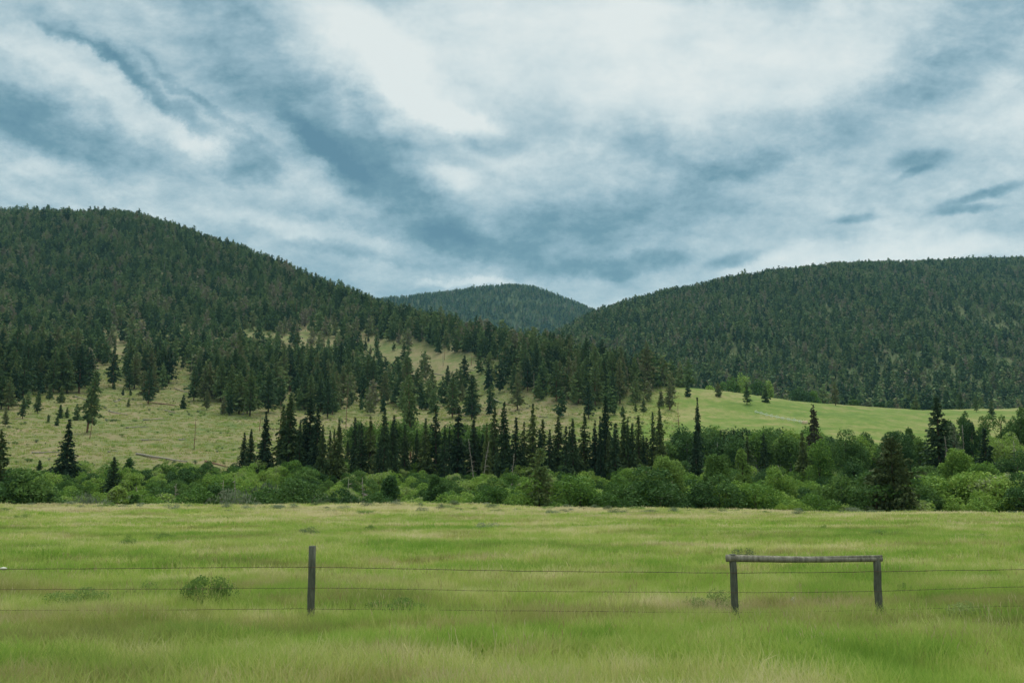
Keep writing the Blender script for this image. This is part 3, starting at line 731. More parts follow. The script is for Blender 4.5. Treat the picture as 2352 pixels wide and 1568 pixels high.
X, Y, Z, Hh = forest(660, 2480, 7.2, 11, 18)
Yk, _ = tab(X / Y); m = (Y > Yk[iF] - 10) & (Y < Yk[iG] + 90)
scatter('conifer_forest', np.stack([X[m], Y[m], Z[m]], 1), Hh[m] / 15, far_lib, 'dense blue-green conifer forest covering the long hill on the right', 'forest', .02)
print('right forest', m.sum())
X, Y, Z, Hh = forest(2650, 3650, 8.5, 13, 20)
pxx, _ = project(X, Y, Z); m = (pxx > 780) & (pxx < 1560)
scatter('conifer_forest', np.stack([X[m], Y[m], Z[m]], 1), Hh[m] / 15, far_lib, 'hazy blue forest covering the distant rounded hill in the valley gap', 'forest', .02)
print('far forest', m.sum())

# ---- dead trunks standing on the slopes: px, top, base
for i, (px, top, base) in enumerate([(134, 556, 588), (268, 557, 593), (232, 610, 638), (615, 630, 652), (683, 692, 732), (968, 748, 783), (1009, 772, 796), (1209, 757, 793), (1226, 856, 916),
        (1152, 842, 868), (1083, 813, 840), (1344, 813, 840), (797, 890, 985), (646, 920, 981), (597, 951, 990), (560, 918, 954), (209, 958, 1009), (450, 954, 1033), (1243, 860, 905), (1558, 930, 1000)]):
    Y = depth_of_row(px, base, 180, 1340); x, z, h = tree_at(px, top, Y)
    me = snag(400 + i, h, max(.10, .13 * Y / 500 + .08), 'deadred' if i % 3 == 1 or base > 970 else 'dead', 22 if i in (17, 14, 19) else 8, 2.4 if i == 17 else 1.2)
    o = obj('dead_tree', me, loc=(x, Y, z)); o.rotation_euler = (rng.normal() * .03, rng.normal() * .04, i)
    lab = {17: 'gnarled sparse dead pine alone in the middle of the open left slope', 16: 'short rusty trunk beside the leaning pine', 13: 'bare reddish trunk left of the tallest spruce clump', 14: 'bare thin trunk above the pointed spruce at the slope edge',
           12: 'bare reddish trunk between the single pointed spruce and the spire pair', 15: 'bare trunk below the dense grove on the left', 19: 'twiggy bare trunk against the field left of the column-shaped spruce', 8: 'long bare trunk in the grove above the lone forward pine',
           5: 'pale bare trunk high in the forest above the central clearing'}.get(i, 'thin pale dead trunk standing among the hillside pines')
    tag(o, lab, 'dead tree', None if i in (5, 8, 12, 13, 14, 15, 16, 17, 19) else 'dead trunks standing among the hillside pines')

for i in range(46):
    px = rng.uniform(5, 1000) if i < 34 else rng.uniform(1000, 1480); base = rng.uniform(620, 880) if px < 500 else rng.uniform(np.interp(px, [500, 1500], [660, 880]), np.interp(px, [500, 1500], [880, 930])); Y = depth_of_row(px, base, 180, 1340)
    x, _ = place_px(px, Y); h = rng.uniform(11, 19); o = obj('dead_tree', snag(480 + i, h, .10 + .00018 * Y, ('dead', 'deadred')[i % 3 == 0], 10, 1.5), loc=(x, Y, H1(x, Y))); o.rotation_euler = (rng.normal() * .04, rng.normal() * .05, i)
    tag(o, 'thin pale dead trunk standing among the hillside pines', 'dead tree', 'dead trunks standing among the hillside pines')
for i, (px, top, Y, lab) in enumerate([(512, 1102, 101, 'pale crooked stem standing in front of the open branching tree'), (548, 1096, 112, 'bleached dead stem in the brush below the longest fallen log'), (792, 1098, 116, 'bleached dead stem in the brush below the tall dark clump'), (846, 1094, 118, 'thin grey dead stem left of the dark bush-like tree'), (1092, 1006, 196, 'white dead stem among the centre spires'),
        (1105, 1012, 190, 'leaning white stem beside the centre spruces'), (1168, 1040, 170, 'short white stem in the brush below the tall dark centre spruce'), (1556, 1100, 109, 'grey stem in the brush right of the biggest cottonwood'), (1790, 1068, 140, 'pale stem rising from the brush below the aspens'), (1826, 1062, 150, 'grey leaning stem in the brush left of the dark green spruce'),
        (2175, 1000, 176, 'silver bare-branched stem right of the black spruce'), (2210, 975, 190, 'silver bare crown between the round trees right of the black spruce'), (2318, 1010, 160, 'bare grey top in the thicket near the right edge'), (350, 1112, 106, 'thin grey stem in the brush right of the little dark leafy tree'), (402, 1110, 108, 'grey stem in the brush below the longest fallen log')]):
    x, z, h = tree_at(px, top, Y); o = obj('dead_tree', snag(440 + i, h, .055 + .0004 * Y, 'dead', 30, 1.9), loc=(x, Y, z)); o.rotation_euler = (rng.normal() * .08, rng.normal() * .12, i); tag(o, lab, 'dead tree')

# ---- fallen logs: px0,row0,px1,row1,label
LOGS = [(338, 925, 403, 933, 'thick fallen log with a rusty broken end on the left slope'), (401, 893, 444, 906, 'dark fallen log just under the forest edge on the left slope'), (171, 912, 205, 921, 'pale fallen log left of the leaning pine'),
 (250, 946, 294, 954, 'fallen log just right of the leaning pine crown'), (330, 966, 390, 964, 'long thin log lying level in the middle of the left slope'), (290, 984, 342, 982, 'fallen log with upturned branches right of the leaning pine foot'),
 (325, 1013, 372, 1012, 'thin pale log below the branchy fallen log'), (314, 1045, 430, 1063, 'longest fallen log, sloping down the foot of the left slope'), (472, 1061, 530, 1078, 'dark fallen log ending at the brush beside the spruce row'),
 (249, 1040, 270, 1038, 'short pale log above the small cone-shaped spruce'), (75, 1042, 137, 1040, 'thin grey log left of the ragged lone spruce'), (411, 1011, 426, 1011, 'short white log left of the gnarled dead pine'), (379, 944, 403, 950, 'short forked log above the level thin log'),
 (263, 924, 294, 914, 'thin log pointing uphill toward the tiny pines'), (391, 868, 408, 877, 'small log in the sandy gully'), (886, 929, 927, 921, 'thick rusty log beside the ragged pine left of centre'), (1129, 916, 1153, 926, 'upper one of two dark logs in the central clearing'),
 (1156, 928, 1190, 935, 'lower one of two dark logs in the central clearing'), (1178, 838, 1192, 825, 'leaning pale log high in the central clearing'), (1069, 870, 1086, 873, 'small pale log in the upper central clearing'), (1035, 951, 1074, 957, 'thin log above the light green bushes'),
 (1117, 940, 1139, 942, 'short pale log in the lower central clearing'), (1238, 959, 1258, 960, 'low stack-like log at the foot of the spur grove'), (997, 859, 1020, 863, 'thin log at the left of the upper clearing'), (1074, 849, 1091, 852, 'short grey log at the top of the central clearing'),
 (700, 905, 730, 896, 'pale log in the clearing above the tallest spruce clump')]
for i, (a, b, c, d, lab) in enumerate(LOGS):
    r = np.random.default_rng(500 + i)
    Y0, Y1 = depth_of_row(a, b), depth_of_row(c, d)
    u0, _ = ray(a, b); u1, _ = ray(c, d)
    if abs(Y0 - Y1) > 25: Y1 = Y0 + math.copysign(25, Y1 - Y0)
    p0 = np.array([float(u0) * Y0, Y0]); p1 = np.array([float(u1) * Y1, Y1])
    n = 9; pts = np.array([[*(p0 + (p1 - p0) * t), 0] for t in np.linspace(0, 1, n)])
    rad = .12 + .08 * (i in (0, 7, 15)) + .0002 * Y0
    pts[:, 2] = height(pts[:, 0], pts[:, 1]) + rad * .9
    pts[:, 2] = pts[:, 2] * .5 + np.linspace(pts[0, 2], pts[-1, 2], n) * .5 + .12
    mb = MB(); org = pts[0].copy(); mb.tube(pts - org, np.linspace(rad * 1.35, rad * .6, n), 7, rough=.2, seed=i)
    for j in range(14 if i in (5, 7, 12) else 5):
        t = r.uniform(.1, .95); p = (pts[0] * (1 - t) + pts[-1] * t) - org; a_ = r.uniform(-1, 1); l = r.uniform(.5, 1.6)
        mb.tube([p, p + np.array([a_ * l * .4, r.uniform(-.5, .3) * l, l * .7])], [.06, .015], 3, cap=False)
    for j in range(7):          # torn root end
        a_ = j / 7 * 6.28; mb.tube([(0, 0, 0), (-.3 * np.sign(c - a), .5 * math.cos(a_), .5 * math.sin(a_))], [rad * .5, .03], 3, cap=False)
    tag(obj('fallen_log', mb.mesh('fallen_log', [M['deadred' if i in (0, 15, 8, 17) else 'dead']], True), loc=tuple(org)), lab, 'log', 'fallen logs on the slopes')

# ---- creek thicket of willows
W_forms = [broadleaf(600 + i, 4.2, 2.3, nl=16, leaves=4000, size=.085, base=-.05, mat='willow', one=True, stems=5, lobe=.30) for i in range(7)]
D_forms = [broadleaf(620 + i, 4.2, 2.2, nl=14, leaves=4000, size=.088, base=-.05, mat='dkleaf', one=True, stems=5, lobe=.32) for i in range(4)]
Gy_forms = [twiggy(640 + i, 4.0, 2.0) for i in range(3)]
def floor_far(X, Y):
    Yk, _ = tab(X / Y); return Yk[8]
n = 9000
Y = np.sqrt(rng.random(n) * (330 ** 2 - 99 ** 2) + 99 ** 2); X = (rng.random(n) * 2 - 1) * .66 * Y
cell = 1.9; key = np.floor(X / cell).astype(np.int64) * 100003 + np.floor(Y / cell).astype(np.int64); _, fi = np.unique(key, return_index=True); X, Y = X[fi], Y[fi]
Yk, _ = tab(X / Y); px, _r = project(X, Y, 0 * X - 5)
far_lim = Yk[8] + np.interp(px, [0, 500, 700, 1600, 2352], [8, 8, 4, 10, 40]) + 10 * fbm(X / 15, Y / 15, 5, 2)
k = (Y < far_lim) & (rng.random(len(X)) < np.where(Y < 125, .9, .62))
X, Y = X[k], Y[k]; Z = height(X, Y); px, _r = project(X, Y, Z)
fr = np.ones(len(X), bool)
for (c_, w_, y_) in ((1240, 9, 99), (2045, 42, 103), (1525, 30, 112), (1484, 16, 116), (1648, 26, 113), (1706, 20, 112)): fr &= ~((np.abs(px - c_) < w_) & (Y < y_) & (Y > (0 if y_ < 105 else 106)))
X, Y, Z, px = X[fr], Y[fr], Z[fr], px[fr]
Hs = (2.6 + 3.0 * rng.random(len(X)) ** 1.3) * (1 + .35 * fbm(X / 12, Y / 14, 8, 2))
Hs *= np.interp(px, [-100, 500, 900, 1400, 1800, 2352], [.92, .92, .95, 1.05, 1.15, 1.35])
Hs = Hs + np.interp(Y, [105, 125, 150], [1.8, .9, 0])
typ = np.where(fbm(X / 9, Y / 9, 61, 2) > .16, 1, 0)
gm = np.maximum(ell(px, 0 * px, 240, 0, 130, 1), np.maximum(ell(px, 0 * px, 890, 0, 60, 1), np.maximum(ell(px, 0 * px, 560, 0, 50, 1), .8 * ell(px, 0 * px, 760, 0, 40, 1))))
typ = np.where((rng.random(len(X)) < gm * .35) & (Y < 135), 2, typ)
rowtop = project(X, Y, Z + Hs)[1]
infr = (px > -15) & (px < 2367)
order = np.argsort(-(Hs / Y * infr))
ind, rest = order[:300], order[300:]
def bush_where(px, Y):
    near = Y < 118
    if px < 140: a = 'left of the lone ragged spruce'
    elif px < 400: a = 'in front of the small cone-shaped spruce'
    elif px < 620: a = 'below the fallen logs of the left slope'
    elif px < 800: a = 'below the tallest spruce clump'
    elif px < 960: a = 'left of the dark rounded bush'
    elif px < 1180: a = 'below the slim spires'
    elif px < 1330: a = 'around the lone forward pine'
    elif px < 1480: a = 'left of the big rounded cottonwood'
    elif px < 1620: a = 'at the foot of the big rounded cottonwood'
    elif px < 1780: a = 'under the right pair of cottonwoods'
    elif px < 1960: a = 'left of the big browning pine'
    elif px < 2140: a = 'around the big browning pine'
    else: a = 'in the far right thicket'
    return a
for n_, i in enumerate(ind):
    t = typ[i]; fo = (W_forms, D_forms, Gy_forms)[t]
    o = obj('willow_shrub' if t < 2 else 'leafless_shrub', fo[n_ % len(fo)], loc=(X[i], Y[i], Z[i] - .1))
    s = Hs[i] / 4.2; o.scale = (s * rng.uniform(.95, 1.25), s * rng.uniform(.95, 1.25), s); o.rotation_euler = (0, 0, rng.random() * 6.28)
    wl = bush_where(px[i], Y[i]); kind_ = ('bright green rounded willow bush ', 'darker green rounded bush ', 'grey leafless bush ')[t]
    tag(o, kind_ + wl, 'bush', kind_.strip() + 's ' + wl)
print('shrubs', len(X), 'depth', Y[ind].max())
scatter('willow_thicket', np.stack([X[rest], Y[rest], Z[rest] - .1], 1), Hs[rest] / 4.2 * 1.1, library('bushes', W_forms + D_forms[:3]), 'dense green willow thicket filling the creek bottom behind the nearest bushes', 'thicket')

# ---- broadleaf trees by hand: px, top, depth, half width px, mat, label
def btree(px, top, Y, hw, mat, lab, seed, leaves=6000, name='cottonwood_tree', bark='bark', base=.12, group=None, nl=26, lobe=.26, size=None):
    x, z, h = tree_at(px, top, Y); w = hw / F * Y
    cr, tr = broadleaf(seed, h, w, nl=nl, leaves=int(leaves * 1.6), size=size or (.065 + Y * .0006), base=base, mat=mat, bark=bark, stems=1, lobe=lobe)
    e = empty(name, (x, Y, z)); obj('trunk', tr, e); obj('crown', cr, e); tag(e, lab, name.split('_')[0] + (' tree' if name != 'cottonwood_tree' else ''), group); return e
BT = [(1525, 1012, 112, 48, 'cotton', 'tall rounded cottonwood, the biggest green crown right of centre', 8500), (1484, 1032, 116, 34, 'cotton', 'smaller crown overlapping the left side of the biggest cottonwood', 5000),
 (1648, 1020, 114, 42, 'dkleaf', 'dark oval cottonwood right of the broad lower spruce', 7000), (1706, 1010, 113, 30, 'cotton', 'slim upright cottonwood right of the dark oval one', 5500),
 (898, 1085, 112, 40, 'dkleaf', 'rounded dark bush-like tree below the slim spires, left of centre', 5000), (1005, 1078, 125, 34, 'dkleaf', 'very dark round tree in the thicket below the tall slim spires', 5000),
 (1300, 1075, 128, 38, 'dkleaf', 'dark domed tree in the thicket right of the lone forward pine', 4500), (1415, 1095, 115, 40, 'dkleaf', 'dark domed tree left of the biggest cottonwood', 4500),
 (275, 1112, 97, 26, 'willow', 'small leafy tree at the meadow edge in front of the grey brush', 3600), (310, 1130, 96.5, 13, 'dkleaf', 'little dark leafy tree just right of the one in front of the grey brush', 1800),
 (505, 1090, 104, 45, 'dkleaf', 'open branching tree with a pale crooked stem below the fallen logs', 3600), (298, 1050, 186, 15, 'dkleaf', 'small round tree on the slope right of the cone-shaped spruce', 1400),
 (2260, 1050, 118, 60, 'willow', 'wide round tree below the cone-shaped spruce on the far right', 7000), (2120, 1060, 122, 50, 'dkleaf', 'dark round tree behind the right flank of the browning pine', 6000),
 (1960, 1050, 128, 50, 'dkleaf', 'dark spreading tree left of the browning pine', 6000), (1780, 1065, 126, 50, 'willow', 'light round tree right of the slim upright cottonwood', 5500),
 (2335, 1030, 128, 55, 'dkleaf', 'tall dark tree cut off by the right edge of the photo', 6000), (2190, 1010, 150, 45, 'willow', 'round tree between the black spruce and the cone-shaped one', 5500),
 (1940, 980, 168, 55, 'dkleaf', 'broad tree rising behind the browning pine on its left', 6000), (2060, 975, 185, 45, 'dkleaf', 'broad tree directly behind the top of the browning pine', 5500),
 (2085, 965, 205, 20, 'dkleaf', 'small upright tree in front of the far end of the green field', 2600), (2190, 948, 200, 30, 'grey', 'greyish bare-topped tree right of the black spruce', 2600),
 (2230, 950, 198, 30, 'dkleaf', 'dark round-topped tree right of the greyish bare-topped one', 3500), (2300, 962, 175, 50, 'willow', 'light green wide tree near the right edge', 5500),
 (2340, 925, 190, 32, 'dkleaf', 'tallest tree at the right edge of the thicket', 4500), (1880, 1010, 160, 40, 'willow', 'round tree below the reddish spruce', 4500)]
for i, (px, top, Y, hw, mat, lab, lv) in enumerate(BT): btree(px, top, Y, hw, mat, lab, 700 + i, lv, 'cottonwood_tree' if Y > 100 else 'willow_tree', base=.02 if top > 1060 else .1)
for i, (px, top, Y, hw, lab) in enumerate([(2178, 942, 214, 24, 'tall green tree between the black spruce and the greyish bare-topped one'), (2212, 930, 226, 22, 'upright tree behind the greyish bare-topped one'), (2262, 938, 222, 28, 'spreading tree closing the far right end of the field'),
   (2296, 930, 214, 26, 'high-crowned tree second from the right edge behind the thicket'), (2325, 940, 208, 26, 'light-topped tree just left of the tallest right edge tree'), (2352, 915, 204, 28, 'half-seen tall tree at the very right edge'), (2110, 985, 214, 20, 'low round tree just left of the black spruce'), (1990, 985, 222, 26, 'low spreading tree on the near edge of the green field')]):
    btree(px, top, Y, hw, 'dkleaf' if i % 3 else 'cotton', lab, 890 + i, 3000, base=.08)
# yellow-green bush at the very edge
x, z, h = tree_at(1802, 1150, 91)
o = obj('lime_shrub', broadleaf(760, 1.15, 1.6, nl=16, leaves=2600, size=.07, base=-.1, mat='lime', one=True, stems=5, lobe=.25), loc=(x, 91, z - .2)); tag(o, 'low yellow-green bush on the meadow rim left of the browning pine', 'bush')

# second rank: aspens and broadleaf belt in front of the field
asp = [broadleaf(780 + i, 11, 2.8, nl=20, leaves=2400, size=.20, base=(.32, .15, .2, .3, .1)[i], mat=('dkleaf', 'dkleaf', 'willow', 'dkleaf', 'dkleaf')[i], bark='aspen', stems=1, lobe=.32) for i in range(5)]
aspl = [broadleaf(795 + i, 11, 3.2, nl=20, leaves=2400, size=.20, base=.25, mat='cotton', bark='aspen', stems=1, lobe=.32) for i in range(3)]
for i in range(64):
    if i < 30: px = 1560 + i * 11.5 + rng.uniform(-5, 5); top = rng.uniform(972, 992); Y = rng.uniform(228, 262)
    elif i < 46: px = 1530 + (i - 30) * 37 + rng.uniform(-9, 9); top = rng.uniform(985, 1010); Y = rng.uniform(214, 226)
    else: px = 815 + (i - 46) * 18 + rng.uniform(-7, 7); top = rng.uniform(962, 988); Y = rng.uniform(232, 256)
    if 1900 < px < 2010: top += 6
    x, z, h = tree_at(px, top, Y); cr, tr = asp[i % 5]; s = h / 11
    if i >= 46: cr, tr = aspl[i % 3]
    e = empty('aspen_tree', (x, Y, z), i * 1.9, (s * 1.1, s * 1.1, s)); obj('trunk', tr, e); obj('crown', cr, e)
    wl = 'in the belt before the green field' if i < 46 else 'behind the slim creek spires'
    tag(e, 'leafy aspen with a pale thin trunk ' + wl, 'aspen tree', 'aspens ' + wl)
for i, (px, top) in enumerate([(1692, 990), (1735, 985), (1752, 982), (1790, 990), (1812, 988), (1082, 985), (1095, 990)]):
    x, z, h = tree_at(px, top, 210); cr, tr = asp[(i * 2) % 5]; s = h / 11
    e = empty('aspen_tree', (x, 210, z), i, (s, s, s)); obj('trunk', tr, e); obj('crown', cr, e)
    wl = 'standing forward of the belt right of the slim upright cottonwood' if i < 5 else 'before the light bushes between the centre spruces'
    tag(e, 'aspen with a white trunk ' + wl, 'aspen tree', 'white-trunked aspens ' + wl)
# round bushes behind the field crest
for i, (px, top, base, hw, mat, lab) in enumerate([(1708, 855, 905, 26, 'willow', 'tall light green bushy tree behind the field crest'), (1680, 868, 908, 20, 'willow', 'lower light green tree left of the tall one behind the field crest'), (1738, 866, 910, 20, 'willow', 'light green tree right of the tall one behind the field crest'),
   (1765, 872, 912, 16, 'willow', 'smallest light green tree in the row behind the field crest'), (1838, 892, 927, 32, 'dkleaf', 'wide dome-shaped bush behind the field crest'), (1868, 898, 928, 16, 'willow', 'light green bush on the right side of the dome-shaped one'),
   (2019, 926, 944, 15, 'dkleaf', 'dark low bush on the far edge of the field'), (2103, 934, 950, 12, 'dkleaf', 'single round bush in the far field'), (1990, 928, 942, 14, 'grey', 'greyish low bush on the far edge of the field'), (1960, 915, 938, 14, 'dkleaf', 'low bush under the pines on the far field edge'),
   (1630, 880, 905, 16, 'willow', 'light green bush where the spur meets the far forest'), (1655, 872, 900, 16, 'willow', 'light green bush beside the spur end, left of the taller trees')]):
    Y = 640 if px > 1640 and top < 900 else (600 if px < 1900 else 560); x, z, h = tree_at(px, top, Y)
    if h < 3: h = 3.5
    w = hw / F * Y
    o = obj('round_shrub', broadleaf(820 + i, h, w, nl=14, leaves=1300, size=.6, base=-.05, mat=mat, one=True, stems=4, lobe=.34), loc=(x, Y, z)); tag(o, lab, 'bush')

# ---- irrigation line on the field
x0, y0 = float(ray(1734, 948)[0]), depth_of_row(1734, 948, 300); x1, y1 = float(ray(1842, 973)[0]), depth_of_row(1842, 973, 300)
p0 = np.array([x0 * y0, y0]); p1 = np.array([x1 * y1, y1])
org = np.array([p0[0], p0[1], H1(*p0)])
e = empty('irrigation_line', tuple(org)); tag(e, 'long thin white irrigation pipe on small wheels crossing the green field', 'irrigation pipe')
ts = np.linspace(0, 1, 12); pts = np.array([[*(p0 + (p1 - p0) * t), 0] for t in ts]); pts[:, 2] = height(pts[:, 0], pts[:, 1]) + .75
M['galv'] = barkmat('galvanised_metal', (.5, .52, .52), (.78, .8, .8), 1, .5)
mb = MB(); mb.tube(pts - org, [.10] * 12, 6); obj('pipe', mb.mesh('pipe', [M['galv']]), e)
for t in np.linspace(.03, .97, 9):
    p = p0 + (p1 - p0) * t; c = np.array([p[0], p[1], H1(*p) + .72]) - org; mb = MB(); d = (p1 - p0) / np.linalg.norm(p1 - p0)
    aa = np.linspace(0, 2 * math.pi, 17); ring = np.array([[-d[1] * math.cos(q) * .72, d[0] * math.cos(q) * .72, math.sin(q) * .72] for q in aa])
    mb.tube(ring + c, [.05] * 17, 4, cap=False)
    for q in range(0, 16, 2): mb.tube([c, ring[q] + c], [.02, .02], 3, cap=False)
    obj('wheel', mb.mesh('wheel', [M['galv']]), e)
mb = MB(); c = pts[-1] - org + np.array([1.2, 0, 0]); a_ = np.array([1.1, .6, .55])
bv = np.array([[x, y, z] for x in (-1, 1) for y in (-1, 1) for z in (-1, 1)]) * a_ + c; mb.add(bv, [(0, 1, 3, 2), (4, 6, 7, 5), (0, 4, 5, 1), (2, 3, 7, 6), (0, 2, 6, 4), (1, 5, 7, 3)])
mb.tube([c + [-.4, 0, .5], c + [-.4, 0, 1.1]], [.08, .08], 6); mb.tube([c + [-1.1, -.6, -.5], c + [1.1, -.6, -.5]], [.2, .2], 8)
M['pale'] = barkmat('faded_orange_paint', (.62, .40, .22), (.85, .72, .55), 1, .6); obj('drive_unit', mb.mesh('drive_unit', [M['pale']]), e)

# ---------------------------------------------------------------- the roadside fence
FY = 16.3
def at(px, row, Y):
    u, t = ray(px, row); return np.array([float(u) * Y, Y, EYE + float(t) * Y])
fo = at(1176, 1400, FY); fence = empty('wire_fence', (fo[0], FY, H1(fo[0], FY)))
tag(fence, 'old three-strand wire fence, round wooden posts, one braced span with a log rail', 'fence'); F0 = np.array(fence.location)
def post(px, top, lean, r, seed, extra=.10):
    p = at(px, top, FY); zb = H1(p[0], FY) - .4; mb = MB(); n = 7
    org = np.array([p[0], FY, zb]); zz = np.linspace(0, p[2] - zb, n); wob = np.random.default_rng(seed).normal(size=(n, 2)) * .006
    mb.tube(np.stack([wob[:, 0] + lean * (zz - zz[-1]), wob[:, 1], zz], 1), np.linspace(r * 1.08, r, n), 10, rough=.10, seed=seed)
    o = obj('post', mb.mesh('post', [M['post']]), fence); o.location = org - F0; return o
post(718, 1253, 0, .062, 1); post(1682, 1272, -.02, .064, 2); post(2013, 1277, -.015, .064, 3); post(-255, 1262, 0, .062, 4); post(2976, 1268, 0, .062, 5)
# brace rail: a split pole laid over the two posts
a, b = at(1668, 1281, FY - .02), at(2026, 1283, FY - .02)
mb = MB(); ts = np.linspace(0, 1, 12); pp = a + (b - a) * ts[:, None]; pp[:, 2] -= .008 * np.sin(ts * math.pi) * 2
mb.tube(pp - F0, np.interp(ts, [0, .3, 1], [.066, .060, .046]), 10, rough=.06, seed=3)
rail = obj('rail', mb.mesh('rail', [M['rail']]), fence)
mb = MB(); q = pp[5:].copy(); q[:, 2] += np.linspace(.044, .052, len(q)); q[:, 1] -= .01
mb.tube(q - F0, np.linspace(.012, .022, len(q)), 6, rough=.15, seed=6); obj('split_strip', mb.mesh('split_strip', [M['rail']]), rail)
def wiremat():
    m, nt, nodes, links = newmat('rusty_wire'); g = N(nt)
    tc = g('ShaderNodeTexCoord'); no = g('ShaderNodeTexNoise', {'Vector': tc.outputs['Object'], 'Scale': 9.0})
    c = g.ramp(no.outputs['Fac'], [(.4, (.05, .03, .02)), (.65, (.14, .08, .05))])
    g('ShaderNodeOutputMaterial', {'Surface': g('ShaderNodeBsdfPrincipled', {'Base Color': c, 'Roughness': .6, 'Metallic': .4}).outputs[0]}); return m
M['wire'] = wiremat()
WP = [-255, 0, 350, 718, 1200, 1682, 1850, 2013, 2352, 2976]
for k, rows in enumerate([[1308, 1306, 1304, 1301, 1311, 1315, 1314, 1312, 1307, 1302], [1354, 1353, 1352, 1349, 1357, 1360, 1359.5, 1357, 1346, 1340], [1402, 1401, 1400, 1397, 1402, 1406, 1404, 1400, 1390, 1385]]):
    n = 90; pxs = np.linspace(-255, 2976, n); rr = np.interp(pxs, WP, rows); kk = np.hanning(7); kk /= kk.sum(); rr = np.convolve(np.pad(rr, 3, mode='edge'), kk, 'valid')
    P_ = np.array([at(x, r_, FY - .085) for x, r_ in zip(pxs, rr)]) - F0
    P_[:, 2] += np.random.default_rng(k).normal(size=n) * .0025
    mb = MB(); mb.tube(P_, [.0036 if k else .0050] * n, 5)
    for x in np.arange(P_[0, 0], P_[-1, 0], .14):       # barbs
        i = np.interp(x, P_[:, 0], P_[:, 2]); yy = P_[0, 1]
        mb.tube([(x - .012, yy - .012, i - .016), (x + .012, yy + .012, i + .016)], [.0022, .0022], 3, cap=False)
    obj('wire', mb.mesh('wire', [M['wire']]), fence)

# two pale stones in the grass
def stone(px, row, Y, s, lab, seed):
    x, y = place_px(px, Y); z = EYE + Y * float(ray(px, row)[1])
    r = np.random.default_rng(seed); n1, n2 = 14, 8; V_ = []; Q_ = []
    for i in range(n2 + 1):
        for j in range(n1):
            a, b = j / n1 * 6.283, math.pi * i / n2; d = np.array([math.cos(a) * math.sin(b), math.sin(a) * math.sin(b), math.cos(b)])
            V_.append(d * (1 + .3 * (float(vnoise(d[0] * 2 + seed, d[1] * 2 + d[2], seed)) - .5)) * np.array(s))
    for i in range(n2):
        for j in range(n1): Q_.append((i * n1 + j, i * n1 + (j + 1) % n1, (i + 1) * n1 + (j + 1) % n1, (i + 1) * n1 + j))
    mb = MB(); mb.add(V_, Q_); o = obj('stone', mb.mesh('stone', [M['rock']], True), loc=(x, y, z)); tag(o, lab, 'stone')
stone(26, 1305, 22, (.085, .06, .035), 'small white stone in the grass at the left edge beside the top wire', 4)
stone(1810, 1382, 18.5, (.055, .06, .12), 'small upright pale stone between the two braced posts', 9)

# ---------------------------------------------------------------- grass
def tuft(seed, n, hmax, rad, wd, seedhead=.25):
    r = np.random.default_rng(seed); V_ = []; Q_ = []; c = 0
    for i in range(n):
        a = r.random() * 6.28; q = rad * math.sqrt(r.random()); x, y = q * math.cos(a), q * math.sin(a); h = hmax * r.uniform(.45, 1)
        la = r.random() * 6.28; ln = h * r.uniform(.15, .6); w = wd * r.uniform(.6, 1.3); wa = r.random() * 6.28; wx, wy = w * math.cos(wa), w * math.sin(wa)
        p1 = (x + ln * .35 * math.cos(la), y + ln * .35 * math.sin(la), h * .6); p2 = (x + ln * math.cos(la), y + ln * math.sin(la), h * (1 - .25 * ln / h))
        V_ += [(x - wx, y - wy, -.05), (x + wx, y + wy, -.05), (p1[0] + wx * .8, p1[1] + wy * .8, p1[2]), (p1[0] - wx * .8, p1[1] - wy * .8, p1[2]), (p2[0] + wx * .2, p2[1] + wy * .2, p2[2]), (p2[0] - wx * .2, p2[1] - wy * .2, p2[2])]
        Q_ += [(c, c + 1, c + 2, c + 3), (c + 3, c + 2, c + 4, c + 5)]; c += 6
    return mesh_np('tuft', V_, Q_, [M['blade']])
def stems_(seed):
    r = np.random.default_rng(seed); V_ = []; Q_ = []; Mi = []; c = 0
    for i in range(7):
        a = r.random() * 6.28; q = .4 * math.sqrt(r.random()); x, y = q * math.cos(a), q * math.sin(a); h = r.uniform(.32, .55); la = r.random() * 6.28; dx_, dy_ = .12 * math.cos(la), .12 * math.sin(la)
        wa = r.random() * 6.28; wx, wy = .0022 * math.cos(wa), .0022 * math.sin(wa)
        V_ += [(x - wx, y - wy, -.05), (x + wx, y + wy, -.05), (x + dx_ + wx, y + dy_ + wy, h), (x + dx_ - wx, y + dy_ - wy, h)]; Q_.append((c, c + 1, c + 2, c + 3)); Mi.append(0); c += 4
        for w2 in (0, 1.57):       # seed head
            hx, hy = .0055 * math.cos(wa + w2), .0055 * math.sin(wa + w2)
            V_ += [(x + dx_, y + dy_, h - .03), (x + dx_ + hx, y + dy_ + hy, h + .03), (x + dx_ * 1.2, y + dy_ * 1.2, h + .08), (x + dx_ - hx, y + dy_ - hy, h + .03)]; Q_.append((c, c + 1, c + 2, c + 3)); Mi.append(1); c += 4
    return mesh_np('seed_stems', V_, Q_, [M['blade'], M['seed']], Mi)
M['seed'] = leafmat('seed_heads', [(0, (.34, .26, .12)), (.5, (.46, .40, .19)), (1, (.60, .54, .30))], .3, .3, 1.)
def meadow_pts(y0, y1, dens, xw=.66, pad=14):
    A = (y1 - y0) * (xw * (y0 + y1) + 2 * pad); n = int(A * dens)
    Y = y0 + (y1 - y0) * rng.random(n); X = (rng.random(n) * 2 - 1) * (xw * Y + pad)
    m = Y < tab(X / Y)[0][6] + 3; X, Y = X[m], Y[m]
    return X, Y, height(X, Y)
t_near = library('tuft_near', [tuft(900 + i, 46, .42, .26, .0045) for i in range(8)])
t_seed = library('tuft_seed', [stems_(950 + i) for i in range(4)])
t_far = library('tuft_far', [tuft(920 + i, 40, .40, .45, .011) for i in range(6)])
